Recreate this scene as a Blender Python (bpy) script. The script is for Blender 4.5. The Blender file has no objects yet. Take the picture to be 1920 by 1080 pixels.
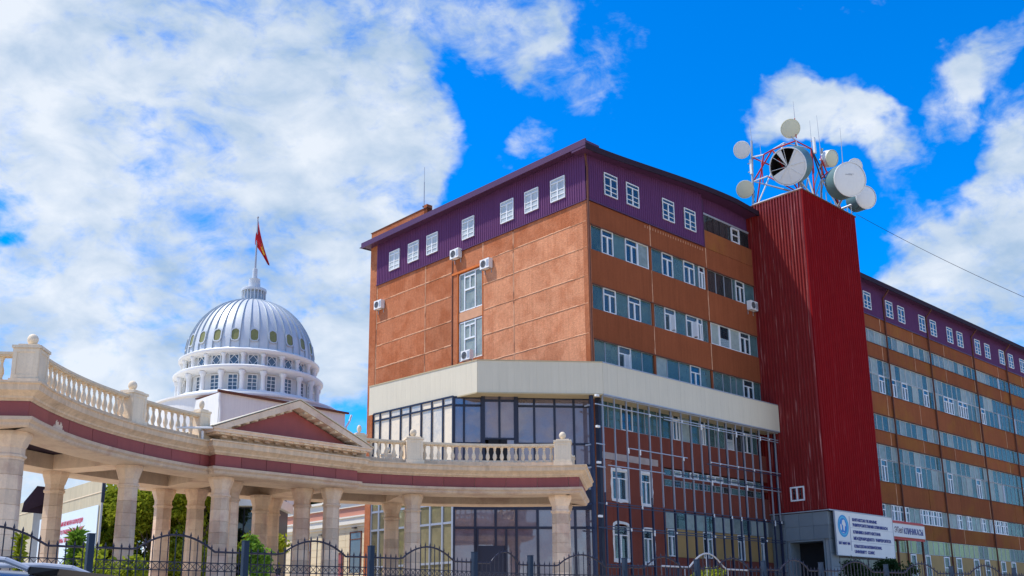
import bpy, math, random
from math import sin, cos, pi, radians as rad, hypot, atan2, sqrt
from mathutils import Vector, Matrix, noise
random.seed(7)
S = bpy.context.scene
col = S.collection

# ------------------------------------------------------------------ camera
FOC, PX, PY = 1875.4, 960.0, 712.7
PITCH, ROLL, YAW = rad(13.55), rad(-.55), rad(46.53)
EYE = Vector((0, 0, 1.4))
FW = Vector((0, cos(PITCH), sin(PITCH)))
UP = Vector((0, -sin(PITCH), cos(PITCH)))
RT = Vector((1, 0, 0))
R2 = cos(ROLL) * RT + sin(ROLL) * UP
U2 = -sin(ROLL) * RT + cos(ROLL) * UP
cam = bpy.data.cameras.new('camera')
co = bpy.data.objects.new('camera', cam)
col.objects.link(co)
S.camera = co
cam.sensor_width = 36
cam.lens = 36 * FOC / 1920
cam.shift_y = (PY - 540) / 1920
cam.clip_end = 3000
cam.clip_start = .1
co.matrix_world = Matrix(((R2.x, U2.x, -FW.x, EYE.x), (R2.y, U2.y, -FW.y, EYE.y), (R2.z, U2.z, -FW.z, EYE.z), (0, 0, 0, 1)))


def at(px, py, Y):
    """survey helper: the place seen at a photo pixel, Y metres in front of the camera"""
    d = FW + R2 * ((px - PX) / FOC) - U2 * ((py - PY) / FOC)
    return EYE + d * (Y / d.y)


# ------------------------------------------------------------------ light
SUN_DIR = Vector((-1.41, .04, 2.5)).normalized()
SUN_EL = math.asin(SUN_DIR.z)
SUN_AZ = atan2(SUN_DIR.x, SUN_DIR.y)      # clockwise from +Y
sd = bpy.data.lights.new('sun', 'SUN')
sd.energy = 4.9
sd.angle = rad(.55)
sd.color = (1, .93, .82)
so = bpy.data.objects.new('sun', sd)
col.objects.link(so)
so.rotation_euler = SUN_DIR.to_track_quat('Z', 'Y').to_euler()

W = bpy.data.worlds.new('World')
S.world = W
W.use_nodes = True
nt = W.node_tree
nt.nodes.clear()


def N(t, typ, **kw):
    n = t.nodes.new(typ)
    for k, v in kw.items():
        if k in ('inp',):
            for a, b in v.items():
                n.inputs[a].default_value = b
        else:
            setattr(n, k, v)
    return n


def math_(t, op, a, b=None, clamp=False):
    n = t.nodes.new('ShaderNodeMath')
    n.operation = op
    n.use_clamp = clamp
    for i, x in enumerate((a, b)):
        if x is None:
            continue
        if isinstance(x, (int, float)):
            n.inputs[i].default_value = x
        else:
            t.links.new(x, n.inputs[i])
    return n.outputs[0]


def sky():
    t = nt
    out = N(t, 'ShaderNodeOutputWorld')
    bg = N(t, 'ShaderNodeBackground')
    sk = N(t, 'ShaderNodeTexSky', sky_type='NISHITA', sun_disc=False, sun_elevation=SUN_EL, sun_rotation=SUN_AZ % (2 * pi),
           altitude=800, air_density=1.0, dust_density=.3, ozone_density=2.5)
    hs = N(t, 'ShaderNodeHueSaturation', inp={'Saturation': 1.62, 'Value': 2.7, 'Hue': .510})
    t.links.new(sk.outputs[0], hs.inputs['Color'])
    tc = N(t, 'ShaderNodeTexCoord')
    sep = N(t, 'ShaderNodeSeparateXYZ')
    t.links.new(tc.outputs['Generated'], sep.inputs[0])
    zz = math_(t, 'ADD', math_(t, 'MAXIMUM', sep.outputs[2], 0.0), .22)
    cx = math_(t, 'DIVIDE', sep.outputs[0], zz)
    cy = math_(t, 'DIVIDE', sep.outputs[1], zz)
    cmb = N(t, 'ShaderNodeCombineXYZ')
    t.links.new(cx, cmb.inputs[0]); t.links.new(cy, cmb.inputs[1])
    mp = N(t, 'ShaderNodeMapping')
    mp.inputs['Rotation'].default_value = (rad(0), rad(28), 0)
    mp.inputs['Scale'].default_value = (1.6, 2.0, 2.6)
    t.links.new(tc.outputs['Generated'], mp.inputs[0])
    n1 = N(t, 'ShaderNodeTexNoise', inp={'Scale': 3.0, 'Detail': 10, 'Roughness': .56, 'Distortion': .25})
    n2 = N(t, 'ShaderNodeTexNoise', inp={'Scale': 8.5, 'Detail': 12, 'Roughness': .64, 'Distortion': .4})
    n3 = N(t, 'ShaderNodeTexNoise', inp={'Scale': 9, 'Detail': 8, 'Roughness': .55, 'Distortion': .3})
    n4 = N(t, 'ShaderNodeTexNoise', inp={'Scale': 20, 'Detail': 8, 'Roughness': .6, 'Distortion': .6})
    t.links.new(mp.outputs[0], n1.inputs[0]); t.links.new(mp.outputs[0], n2.inputs[0]); t.links.new(mp.outputs[0], n4.inputs[0])
    off = N(t, 'ShaderNodeMapping')
    off.inputs['Location'].default_value = (4.3, 1.7, 2)
    t.links.new(mp.outputs[0], off.inputs[0]); t.links.new(off.outputs[0], n3.inputs[0])
    # cloud banks of this day: direction, angular radius, amount
    banks = []
    for x, y, r, a in ((150, 250, 17.5, .56), (-500, 100, 24, .55), (60, 90, 9, .12), (330, 180, 9, .16), (450, 640, 12, .40), (250, 560, 9, .2), (560, 300, 8, .30), (745, 270, 4.2, .46), (640, 520, 6, .32), (480, -330, 12, .3),
                       (1070, 120, 3.0, .34), (950, 50, 2.8, .40), (760, 50, 3.4, .34), (700, 110, 2.2, .2), (1010, 285, 1.8, .30),
                       (1490, 190, 2.6, .50), (1570, 230, 2.4, .38), (1650, 290, 2.2, .42), (1760, 170, 1.8, .34), (1860, 95, 2.6, .40), (1500, 350, 2.5, -.3),
                       (1900, 280, 2.4, .42), (1860, 400, 3.4, .42), (1790, 530, 3.8, .42), (1930, 580, 6.0, .48), (1680, 415, 2.2, .40), (1700, 560, 2.5, .2),
                       (2900, 500, 15, .4), (15, 365, 3.0, -1.0), (350, 230, 1.4, -.28), (480, 318, 1.6, -.42), (150, 450, 1.7, -.25), (700, 360, 2.2, -.4), (20, 470, 1.6, -.25), (600, 20, 3, -.2)):
        d = (FW + R2 * ((x - PX) / FOC) - U2 * ((y - PY) / FOC)).normalized()
        banks.append((d, r, a))
    # ragged cloud edges: the banks are looked up along a wandering direction
    wn = N(t, 'ShaderNodeTexNoise', inp={'Scale': 7.0, 'Detail': 5, 'Roughness': .6})
    t.links.new(tc.outputs['Generated'], wn.inputs[0])
    ws = N(t, 'ShaderNodeVectorMath', operation='SUBTRACT'); ws.inputs[1].default_value = (.5, .5, .5)
    t.links.new(wn.outputs['Color'], ws.inputs[0])
    wm = N(t, 'ShaderNodeVectorMath', operation='SCALE'); wm.inputs['Scale'].default_value = .17
    t.links.new(ws.outputs[0], wm.inputs[0])
    wa = N(t, 'ShaderNodeVectorMath', operation='ADD')
    t.links.new(tc.outputs['Generated'], wa.inputs[0]); t.links.new(wm.outputs[0], wa.inputs[1])
    wd = N(t, 'ShaderNodeVectorMath', operation='NORMALIZE')
    t.links.new(wa.outputs[0], wd.inputs[0])
    acc = None
    for d, r, a in banks:
        dp = N(t, 'ShaderNodeVectorMath', operation='DOT_PRODUCT')
        t.links.new(wd.outputs[0], dp.inputs[0])
        dp.inputs[1].default_value = d
        mr = N(t, 'ShaderNodeMapRange', interpolation_type='SMOOTHSTEP')
        mr.inputs['From Min'].default_value = cos(rad(r * 1.25))
        mr.inputs['From Max'].default_value = cos(rad(r * .25))
        mr.inputs['To Min'].default_value = 0
        mr.inputs['To Max'].default_value = a
        t.links.new(dp.outputs['Value'], mr.inputs['Value'])
        acc = mr.outputs[0] if acc is None else math_(t, 'ADD', acc, mr.outputs[0])
    # behind the camera the broken cloud goes on
    yb = N(t, 'ShaderNodeMapRange', interpolation_type='SMOOTHSTEP')
    yb.inputs['From Min'].default_value = .45; yb.inputs['From Max'].default_value = -.2
    yb.inputs['To Min'].default_value = 0; yb.inputs['To Max'].default_value = .34
    t.links.new(sep.outputs[1], yb.inputs['Value'])
    acc = math_(t, 'ADD', acc, yb.outputs[0])
    hz = N(t, 'ShaderNodeMapRange', interpolation_type='SMOOTHSTEP')
    hz.inputs['From Min'].default_value = .20; hz.inputs['From Max'].default_value = .02
    hz.inputs['To Min'].default_value = 0; hz.inputs['To Max'].default_value = .5
    t.links.new(sep.outputs[2], hz.inputs['Value'])
    acc = math_(t, 'ADD', acc, hz.outputs[0])
    acc = math_(t, 'MINIMUM', acc, .60)
    nn = math_(t, 'ADD', math_(t, 'MULTIPLY', n1.outputs[0], .95), math_(t, 'MULTIPLY', n2.outputs[0], 1.0))
    nn = math_(t, 'ADD', nn, math_(t, 'MULTIPLY', n4.outputs[0], .55))
    v = math_(t, 'ADD', math_(t, 'SUBTRACT', nn, 1.2), acc)
    dm = N(t, 'ShaderNodeMapRange', interpolation_type='SMOOTHSTEP')
    dm.inputs['From Min'].default_value = .20; dm.inputs['From Max'].default_value = .72
    t.links.new(v, dm.inputs['Value'])
    dens = dm.outputs[0]
    # cloud tone: bright lumps, grey-blue hollows
    tone = N(t, 'ShaderNodeMapRange')
    tone.inputs['From Min'].default_value = .76; tone.inputs['From Max'].default_value = 1.18
    t.links.new(math_(t, 'ADD', math_(t, 'MULTIPLY', n3.outputs[0], 1.0), math_(t, 'MULTIPLY', n1.outputs[0], .9)), tone.inputs['Value'])
    mixc = N(t, 'ShaderNodeMix', data_type='RGBA')
    mixc.inputs['A'].default_value = (4.3, 5.8, 7.7, 1)
    mixc.inputs['B'].default_value = (8.6, 9.2, 9.9, 1)
    t.links.new(tone.outputs[0], mixc.inputs['Factor'])
    mix = N(t, 'ShaderNodeMix', data_type='RGBA')
    t.links.new(math_(t, 'MULTIPLY', dens, .96), mix.inputs['Factor'])
    t.links.new(hs.outputs[0], mix.inputs['A'])
    t.links.new(mixc.outputs['Result'], mix.inputs['B'])
    t.links.new(mix.outputs['Result'], bg.inputs[0])
    bg.inputs[1].default_value = .1
    t.links.new(bg.outputs[0], out.inputs[0])


sky()
S.view_settings.view_transform = 'Standard'
S.view_settings.look = 'None'
S.view_settings.exposure = 0.0
S.view_settings.gamma = 1
S.view_settings.use_curve_mapping = False
S.render.engine = 'CYCLES'
S.cycles.max_bounces = 7
S.cycles.transparent_max_bounces = 12


# ------------------------------------------------------------------ materials
def mat(name, c, rough=.8, var=.12, scale=1.2, bump=0, bscale=30, metal=0, rnd=0, streak=0, spec=.4, c2=None, c2s=.5, c2t=(.45, .65), fine=0, c2str=0):
    m = bpy.data.materials.new(name)
    m.use_nodes = True
    t = m.node_tree
    b = t.nodes['Principled BSDF']
    b.inputs['Roughness'].default_value = rough
    b.inputs['Metallic'].default_value = metal
    b.inputs['Specular IOR Level'].default_value = spec
    geo = N(t, 'ShaderNodeNewGeometry')
    no = N(t, 'ShaderNodeTexNoise', inp={'Scale': scale, 'Detail': 6, 'Roughness': .6})
    t.links.new(geo.outputs['Position'], no.inputs[0])
    f = math_(t, 'ADD', math_(t, 'MULTIPLY', math_(t, 'SUBTRACT', no.outputs[0], .5), var * 4), 1)
    if fine:
        nf = N(t, 'ShaderNodeTexNoise', inp={'Scale': scale * 14, 'Detail': 4, 'Roughness': .7})
        t.links.new(geo.outputs['Position'], nf.inputs[0])
        f = math_(t, 'ADD', f, math_(t, 'MULTIPLY', math_(t, 'SUBTRACT', nf.outputs[0], .5), fine * 4))
    if rnd:
        oi = N(t, 'ShaderNodeObjectInfo')
        f = math_(t, 'MULTIPLY', f, math_(t, 'ADD', math_(t, 'MULTIPLY', math_(t, 'SUBTRACT', oi.outputs['Random'], .5), rnd * 2), 1))
    if streak:
        mp = N(t, 'ShaderNodeMapping')
        mp.inputs['Scale'].default_value = (3.5, 3.5, .18)
        t.links.new(geo.outputs['Position'], mp.inputs[0])
        ns = N(t, 'ShaderNodeTexNoise', inp={'Scale': 1.6, 'Detail': 5, 'Roughness': .65})
        t.links.new(mp.outputs[0], ns.inputs[0])
        f = math_(t, 'MULTIPLY', f, math_(t, 'ADD', math_(t, 'MULTIPLY', math_(t, 'SUBTRACT', ns.outputs[0], .5), streak * 4), 1))
    base = N(t, 'ShaderNodeRGB')
    base.outputs[0].default_value = (*c, 1)
    src = base.outputs[0]
    if c2:
        n2 = N(t, 'ShaderNodeTexNoise', inp={'Scale': c2s, 'Detail': 7, 'Roughness': .62, 'Distortion': .3})
        if c2str:
            mq = N(t, 'ShaderNodeMapping')
            mq.inputs['Scale'].default_value = (9, 9, c2str)
            t.links.new(geo.outputs['Position'], mq.inputs[0]); t.links.new(mq.outputs[0], n2.inputs[0])
        else:
            t.links.new(geo.outputs['Position'], n2.inputs[0])
        mr = N(t, 'ShaderNodeMapRange', interpolation_type='SMOOTHSTEP')
        mr.inputs['From Min'].default_value = c2t[0]; mr.inputs['From Max'].default_value = c2t[1]
        t.links.new(n2.outputs[0], mr.inputs['Value'])
        mx = N(t, 'ShaderNodeMix', data_type='RGBA')
        t.links.new(mr.outputs[0], mx.inputs['Factor'])
        t.links.new(src, mx.inputs['A'])
        mx.inputs['B'].default_value = (*c2, 1)
        src = mx.outputs['Result']
    vm = N(t, 'ShaderNodeVectorMath', operation='SCALE')
    t.links.new(src, vm.inputs[0])
    t.links.new(math_(t, 'MAXIMUM', f, .15), vm.inputs['Scale'])
    t.links.new(vm.outputs[0], b.inputs['Base Color'])
    if bump:
        nb = N(t, 'ShaderNodeTexNoise', inp={'Scale': bscale, 'Detail': 3, 'Roughness': .6})
        t.links.new(geo.outputs['Position'], nb.inputs[0])
        bp = N(t, 'ShaderNodeBump', inp={'Strength': bump, 'Distance': .03})
        t.links.new(nb.outputs[0], bp.inputs['Height'])
        t.links.new(bp.outputs[0], b.inputs['Normal'])
    return m


M = {}
M['plaster'] = mat('terracotta_roughcast', (.46, .17, .080), .95, .09, .5, 1.0, 14, rnd=.09, streak=.12, fine=.20, c2=(.36, .112, .045), c2s=.5, c2t=(.4, .62), spec=.15)
M['plaster_light'] = mat('paler_terracotta_roughcast', (.62, .275, .145), .95, .09, .5, 1.0, 14, rnd=.07, streak=.12, fine=.20, c2=(.50, .195, .095), c2s=.7, c2t=(.4, .66), spec=.15)  # paler tone for the wall panels near the corner, below the top row
M['plaster_shaded'] = mat('shaded_terracotta_roughcast', (.285, .083, .034), .95, .08, .7, .7, 22, rnd=.09, streak=.14, fine=.10, spec=.1)  # same terracotta darkened: shade of the right facade put into the colour
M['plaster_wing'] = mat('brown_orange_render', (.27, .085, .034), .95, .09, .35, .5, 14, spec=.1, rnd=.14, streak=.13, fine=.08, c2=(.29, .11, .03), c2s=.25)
M['joint'] = mat('pale_joint_mortar', (.62, .33, .19), .95, .12, 3, .6, 30)
M['orange'] = mat('orange_paint', (.62, .16, .03), .85, .12, 1.5, .3, 20)
M['purple'] = mat('purple_sheet_metal', (.125, .043, .125), .65, .06, .8, 0, streak=.09, spec=.15)
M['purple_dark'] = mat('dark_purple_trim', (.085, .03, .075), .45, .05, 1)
M['red_sheet'] = mat('dark_red_sheet_metal', (.215, .007, .009), .7, .06, .7, .0, streak=.12, fine=.05, spec=.04, c2=(.34, .07, .07), c2s=.8, c2t=(.58, .8), c2str=.4)
M['red_sheet_left'] = mat('pale_streaked_red_sheet_metal', (.215, .016, .015), .5, .06, .7, .0, streak=.16, fine=.06, spec=.3, c2=(.52, .24, .21), c2s=.8, c2t=(.56, .74), c2str=.35)  # pale streaks in the sheet, strengthened to paint in the sunlit ribs
M['roof'] = mat('dark_roof_sheet', (.035, .022, .035), .8, .1, 1, spec=.1)
M['canopy'] = mat('pale_canopy_cladding', (.69, .62, .46), .55, .03, .5, 0, streak=.05)
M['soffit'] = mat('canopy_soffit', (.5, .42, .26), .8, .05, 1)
M['stone'] = mat('travertine_cladding', (.73, .56, .40), .75, .06, 1.2, .35, 26, rnd=.18, streak=.08, fine=.08, c2=(.57, .385, .28), c2s=.9, c2t=(.45, .7))
M['stone_pale'] = mat('pale_travertine', (.76, .63, .45), .75, .07, 1.5, .3, 26, rnd=.14, fine=.08, streak=.12)
M['stone_worn'] = mat('weathered_travertine', (.68, .51, .34), .8, .09, 1.0, .3, 22, rnd=.06, fine=.07, streak=.18, c2=(.40, .28, .19), c2s=.8, c2t=(.58, .8))
M['maroon'] = mat('maroon_granite', (.29, .068, .058), .5, .07, 2.5, .0, rnd=.16, fine=.05, streak=.06)
M['white'] = mat('white_paint', (.80, .80, .77), .6, .03, 2)
M['whitewall'] = mat('white_plaster', (.78, .77, .73), .85, .04, .8, .2, 20, streak=.06)
M['pvc'] = mat('white_window_frame', (.80, .82, .82), .4, .02, 3)
M['concrete'] = mat('grey_concrete', (.36, .37, .36), .9, .08, 1, .4, 16, streak=.08)
M['greystone'] = mat('grey_stone_slab', (.20, .235, .25), .7, .08, 1.5, .2, 16, rnd=.12)
M['dark'] = mat('dark_frame', (.018, .022, .045), .4, .05, 2)
M['darkroom'] = mat('dim_interior', (.07, .065, .06), .9, .15, .8)
M['alu'] = mat('bare_aluminium', (.38, .41, .46), .5, .05, 3, metal=.35)
M['steelblue'] = mat('dark_blue_steel', (.02, .03, .07), .45, .08, 3)
M['dome'] = mat('silver_blue_roof_sheet', (.60, .63, .64), .42, .05, 1.2, 0, metal=.12, streak=.05)
M['domerib'] = mat('dome_seam', (.42, .48, .52), .4, .05, 2, metal=.3)
M['olive'] = mat('olive_oval_window', (.24, .24, .08), .4, .2, 4)
M['iron'] = mat('black_wrought_iron', (.022, .022, .04), .45, .1, 5)
M['ironpost'] = mat('navy_painted_post', (.012, .028, .055), .6, .1, 4)
M['dish'] = mat('white_dish', (.78, .79, .76), .5, .03, 1, streak=.03)
M['cream_dish'] = mat('cream_dish', (.70, .68, .48), .5, .04, 1)
M['teal_drum'] = mat('grey_green_drum', (.10, .19, .20), .5, .08, 1.5, streak=.06)
M['redpaint'] = mat('red_mast_paint', (.50, .02, .02), .5, .08, 3)
M['greysteel'] = mat('galvanised_steel', (.40, .42, .45), .5, .08, 3, metal=.3)
M['black'] = mat('black_hole', (.01, .01, .012), .8, .05, 2)
M['ochre'] = mat('ochre_render', (.40, .26, .10), .9, .1, .8, .3, 16, rnd=.12)
M['cream'] = mat('cream_siding', (.74, .62, .40), .75, .04, 1)
M['creamwhite'] = mat('cream_white_cornice', (.78, .74, .62), .75, .04, 1)
M['pink'] = mat('pink_frieze', (.56, .25, .17), .8, .04, 1)
M['brick'] = mat('weathered_brick', (.36, .14, .09), .95, .1, 2, .5, 20, rnd=.2)
M['red_shaded'] = mat('shaded_red_brown_render', (.205, .052, .033), .95, .08, .7, .6, 20, rnd=.08, streak=.1, fine=.05)  # red-brown render darkened to carry the canopy's shade, with some dust
M['patch'] = mat('grey_mortar_patch', (.42, .36, .33), .95, .14, 2, .5, 20)
M['fabric_teal'] = mat('curtain', (.60, .62, .58), .9, .1, 1.5, rnd=.25)
M['curtain'] = mat('white_curtain', (.72, .76, .78), .9, .08, 2.5, rnd=.18)
M['blind'] = mat('grey_blind', (.52, .60, .66), .8, .05, 2, rnd=.15)
M['board'] = mat('yellowed_board', (.42, .38, .22), .9, .12, 1.5, rnd=.15)
M['signwhite'] = mat('sign_board', (.74, .73, .68), .5, .03, 1.5, streak=.03)
M['signblue'] = mat('sign_blue_lettering', (.015, .03, .20), .5, .02, 2)
M['logo_blue'] = mat('logo_blue', (.02, .20, .55), .5, .05, 5)
M['logo_cyan'] = mat('logo_cyan', (.06, .45, .65), .5, .05, 5)
M['signred'] = mat('banner_red_lettering', (.60, .06, .12), .5, .02, 2)
M['signteal'] = mat('banner_teal_lettering', (.05, .28, .35), .5, .02, 2)
M['banner'] = mat('banner_vinyl', (.66, .76, .82), .6, .04, 1.5)
M['flagred'] = mat('flag_red', (.55, .01, .015), .8, .08, 2)
M['flagyellow'] = mat('flag_yellow', (.75, .45, .03), .8, .05, 2)
M['bark'] = mat('bark', (.10, .07, .045), .9, .2, 6, .5, 20)
M['asphalt'] = mat('asphalt', (.05, .05, .052), .9, .12, 2, .4, 30, fine=.1)
M['paving'] = mat('pale_paving', (.60, .50, .37), .85, .1, 1, .2, 10, fine=.06)
M['kerb'] = mat('kerb_stone', (.36, .35, .33), .85, .08, 2, .2, 10)
M['rust'] = mat('rusty_gutter', (.14, .05, .03), .8, .25, 4)
M['green'] = mat('grass_mat', (.06, .10, .025), .95, .2, 2)


def leafmat(name, c, c2):
    m = bpy.data.materials.new(name)
    m.use_nodes = True
    t = m.node_tree
    t.nodes.clear()
    out = N(t, 'ShaderNodeOutputMaterial')
    geo = N(t, 'ShaderNodeNewGeometry')
    no = N(t, 'ShaderNodeTexNoise', inp={'Scale': 1.4, 'Detail': 5, 'Roughness': .6})
    t.links.new(geo.outputs['Position'], no.inputs[0])
    k = math_(t, 'ADD', math_(t, 'MULTIPLY', no.outputs[0], 1.1), math_(t, 'MULTIPLY', geo.outputs['Random Per Island'], .5))
    k = math_(t, 'SUBTRACT', k, .3, clamp=True)
    mx = N(t, 'ShaderNodeMix', data_type='RGBA')
    mx.inputs['A'].default_value = (*c, 1); mx.inputs['B'].default_value = (*c2, 1)
    t.links.new(k, mx.inputs['Factor'])
    d = N(t, 'ShaderNodeBsdfDiffuse'); tr = N(t, 'ShaderNodeBsdfTranslucent'); ms = N(t, 'ShaderNodeMixShader')
    ms.inputs[0].default_value = .4
    t.links.new(mx.outputs['Result'], d.inputs[0]); t.links.new(mx.outputs['Result'], tr.inputs[0])
    t.links.new(d.outputs[0], ms.inputs[1]); t.links.new(tr.outputs[0], ms.inputs[2])
    t.links.new(ms.outputs[0], out.inputs[0])
    return m


M['leaf'] = leafmat('spring_leaves', (.13, .18, .014), (.44, .48, .04))
M['leaf_dark'] = leafmat('dark_leaves', (.012, .03, .012), (.04, .08, .025))
M['leaf_bright'] = leafmat('bright_leaves', (.08, .17, .02), (.26, .42, .05))


def glass(name, tint, refl=(1, 1, 1), base=.06, ior=1.5, dirt_sheen=.0, dirt_sheen_c=(.4, .45, .45), rough=.02, wave=.0):
    """a window pane: tinted see-through glass with a real reflection, plus a diffuse coat for grime and painted-in brightness"""
    m = bpy.data.materials.new(name)
    m.use_nodes = True
    t = m.node_tree
    t.nodes.clear()
    out = N(t, 'ShaderNodeOutputMaterial')
    tr = N(t, 'ShaderNodeBsdfTransparent'); tr.inputs[0].default_value = (*tint, 1)
    gl = N(t, 'ShaderNodeBsdfGlossy'); gl.inputs[0].default_value = (*refl, 1); gl.inputs['Roughness'].default_value = rough
    fr = N(t, 'ShaderNodeFresnel'); fr.inputs[0].default_value = ior
    fac = math_(t, 'ADD', math_(t, 'MULTIPLY', fr.outputs[0], 1 - base), base, clamp=True)
    ms = N(t, 'ShaderNodeMixShader')
    t.links.new(fac, ms.inputs[0]); t.links.new(tr.outputs[0], ms.inputs[1]); t.links.new(gl.outputs[0], ms.inputs[2])
    last = ms.outputs[0]
    geo = N(t, 'ShaderNodeNewGeometry')
    oi = N(t, 'ShaderNodeObjectInfo')
    if wave:
        nb = N(t, 'ShaderNodeTexNoise', inp={'Scale': .9, 'Detail': 2, 'Roughness': .5})
        vadd = N(t, 'ShaderNodeVectorMath', operation='ADD')
        cmb = N(t, 'ShaderNodeCombineXYZ')
        t.links.new(math_(t, 'MULTIPLY', oi.outputs['Random'], 40), cmb.inputs[0])
        t.links.new(geo.outputs['Position'], vadd.inputs[0]); t.links.new(cmb.outputs[0], vadd.inputs[1])
        t.links.new(vadd.outputs[0], nb.inputs[0])
        bp = N(t, 'ShaderNodeBump', inp={'Strength': 1.0, 'Distance': wave})
        t.links.new(nb.outputs[0], bp.inputs['Height'])
        t.links.new(bp.outputs[0], gl.inputs['Normal'])
    if dirt_sheen:
        df = N(t, 'ShaderNodeBsdfDiffuse'); df.inputs[0].default_value = (*dirt_sheen_c, 1)
        no = N(t, 'ShaderNodeTexNoise', inp={'Scale': 1.7, 'Detail': 6, 'Roughness': .7})
        t.links.new(geo.outputs['Position'], no.inputs[0])
        f = math_(t, 'MULTIPLY', math_(t, 'ADD', math_(t, 'MULTIPLY', no.outputs[0], 1.1), math_(t, 'MULTIPLY', oi.outputs['Random'], .6)), dirt_sheen, clamp=True)
        m2 = N(t, 'ShaderNodeMixShader')
        t.links.new(f, m2.inputs[0]); t.links.new(last, m2.inputs[1]); t.links.new(df.outputs[0], m2.inputs[2])
        last = m2.outputs[0]
    t.links.new(last, out.inputs[0])
    return m


M['paleframe'] = mat('pale_metal_frame', (.55, .58, .58), .5, .05, 3)
M['glass'] = glass('teal_window_glass', (.48, .72, .74), (.62, .72, .72), .04, 1.45, .46, (.18, .31, .32), wave=.004)  # here and in the milky glass the diffuse coat imitates lit curtains
M['glass_milky'] = glass('milky_window_glass', (.55, .80, .84), (.62, .68, .66), .05, 1.45, .72, (.42, .49, .46), wave=.004)
M['glass_clear'] = glass('clear_window_glass', (.50, .66, .74), (.8, .95, 1), .05, 1.5, .1, (.2, .3, .35), wave=.003)
M['glass_green'] = glass('green_tinted_glass', (.5, .8, .5), (.8, 1, .8), .05, 1.5, .8, (.46, .54, .32), wave=.004)
M['glass_bright'] = glass('sunlit_white_backed_glass', (.8, .88, .9), (.85, .97, 1), .05, 1.45, .8, (.62, .68, .68), wave=.003)  # white diffuse coat paints in the brightness of curtains and reflections
M['glass_old'] = glass('dusty_old_glass', (.35, .40, .42), (.6, .7, .8), .04, 1.45, .30, (.14, .15, .15), wave=.004)
M['mirror'] = glass('bronze_mirror_glass', (.05, .04, .05), (.62, .56, .60), .5, 1.8, .62, (.23, .20, .24), rough=.03, wave=.004)  # grey-violet diffuse coat paints in the reflected sky
M['mirror_pale'] = glass('bronze_glass_cream_reflection', (.05, .05, .04), (.86, .74, .64), .4, 1.6, .95, (.88, .76, .58), rough=.03, wave=.004)  # cream diffuse coat paints in the bright cloud this side reflects
M['mirror_low'] = glass('bronze_glass_olive_reflection', (.10, .10, .05), (.66, .62, .44), .5, 1.7, .48, (.42, .37, .22), rough=.03, wave=.006)  # beige-olive diffuse coat paints in the reflected greenery
M['darkglass'] = glass('dark_glass', (.08, .12, .14), (.7, .85, .95), .06, 1.5, .1, (.05, .08, .09), wave=.004)
M['carpaint'] = mat('grey_car_paint', (.20, .23, .29), .22, .02, 2, metal=.6, spec=.6)
M['carglass'] = mat('tinted_car_glass', (.008, .01, .014), .04, .02, 2, spec=.9)
M['carblack'] = mat('black_car_plastic', (.01, .01, .011), .35, .05, 4)
M['tyre'] = mat('tyre_rubber', (.015, .015, .015), .9, .1, 8)
M['rim'] = mat('alloy_rim', (.5, .5, .52), .3, .04, 4, metal=.8)
M['skin'] = mat('skin', (.45, .27, .18), .6, .03, 5)
M['hair'] = mat('dark_hair', (.012, .01, .01), .6, .1, 20)
M['yellowcloth'] = mat('yellow_cloth', (.70, .42, .03), .9, .06, 6)
M['purplecloth'] = mat('mauve_cloth', (.35, .18, .28), .9, .06, 6)
M['darkcloth'] = mat('dark_cloth', (.03, .03, .045), .9, .06, 6)


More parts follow.
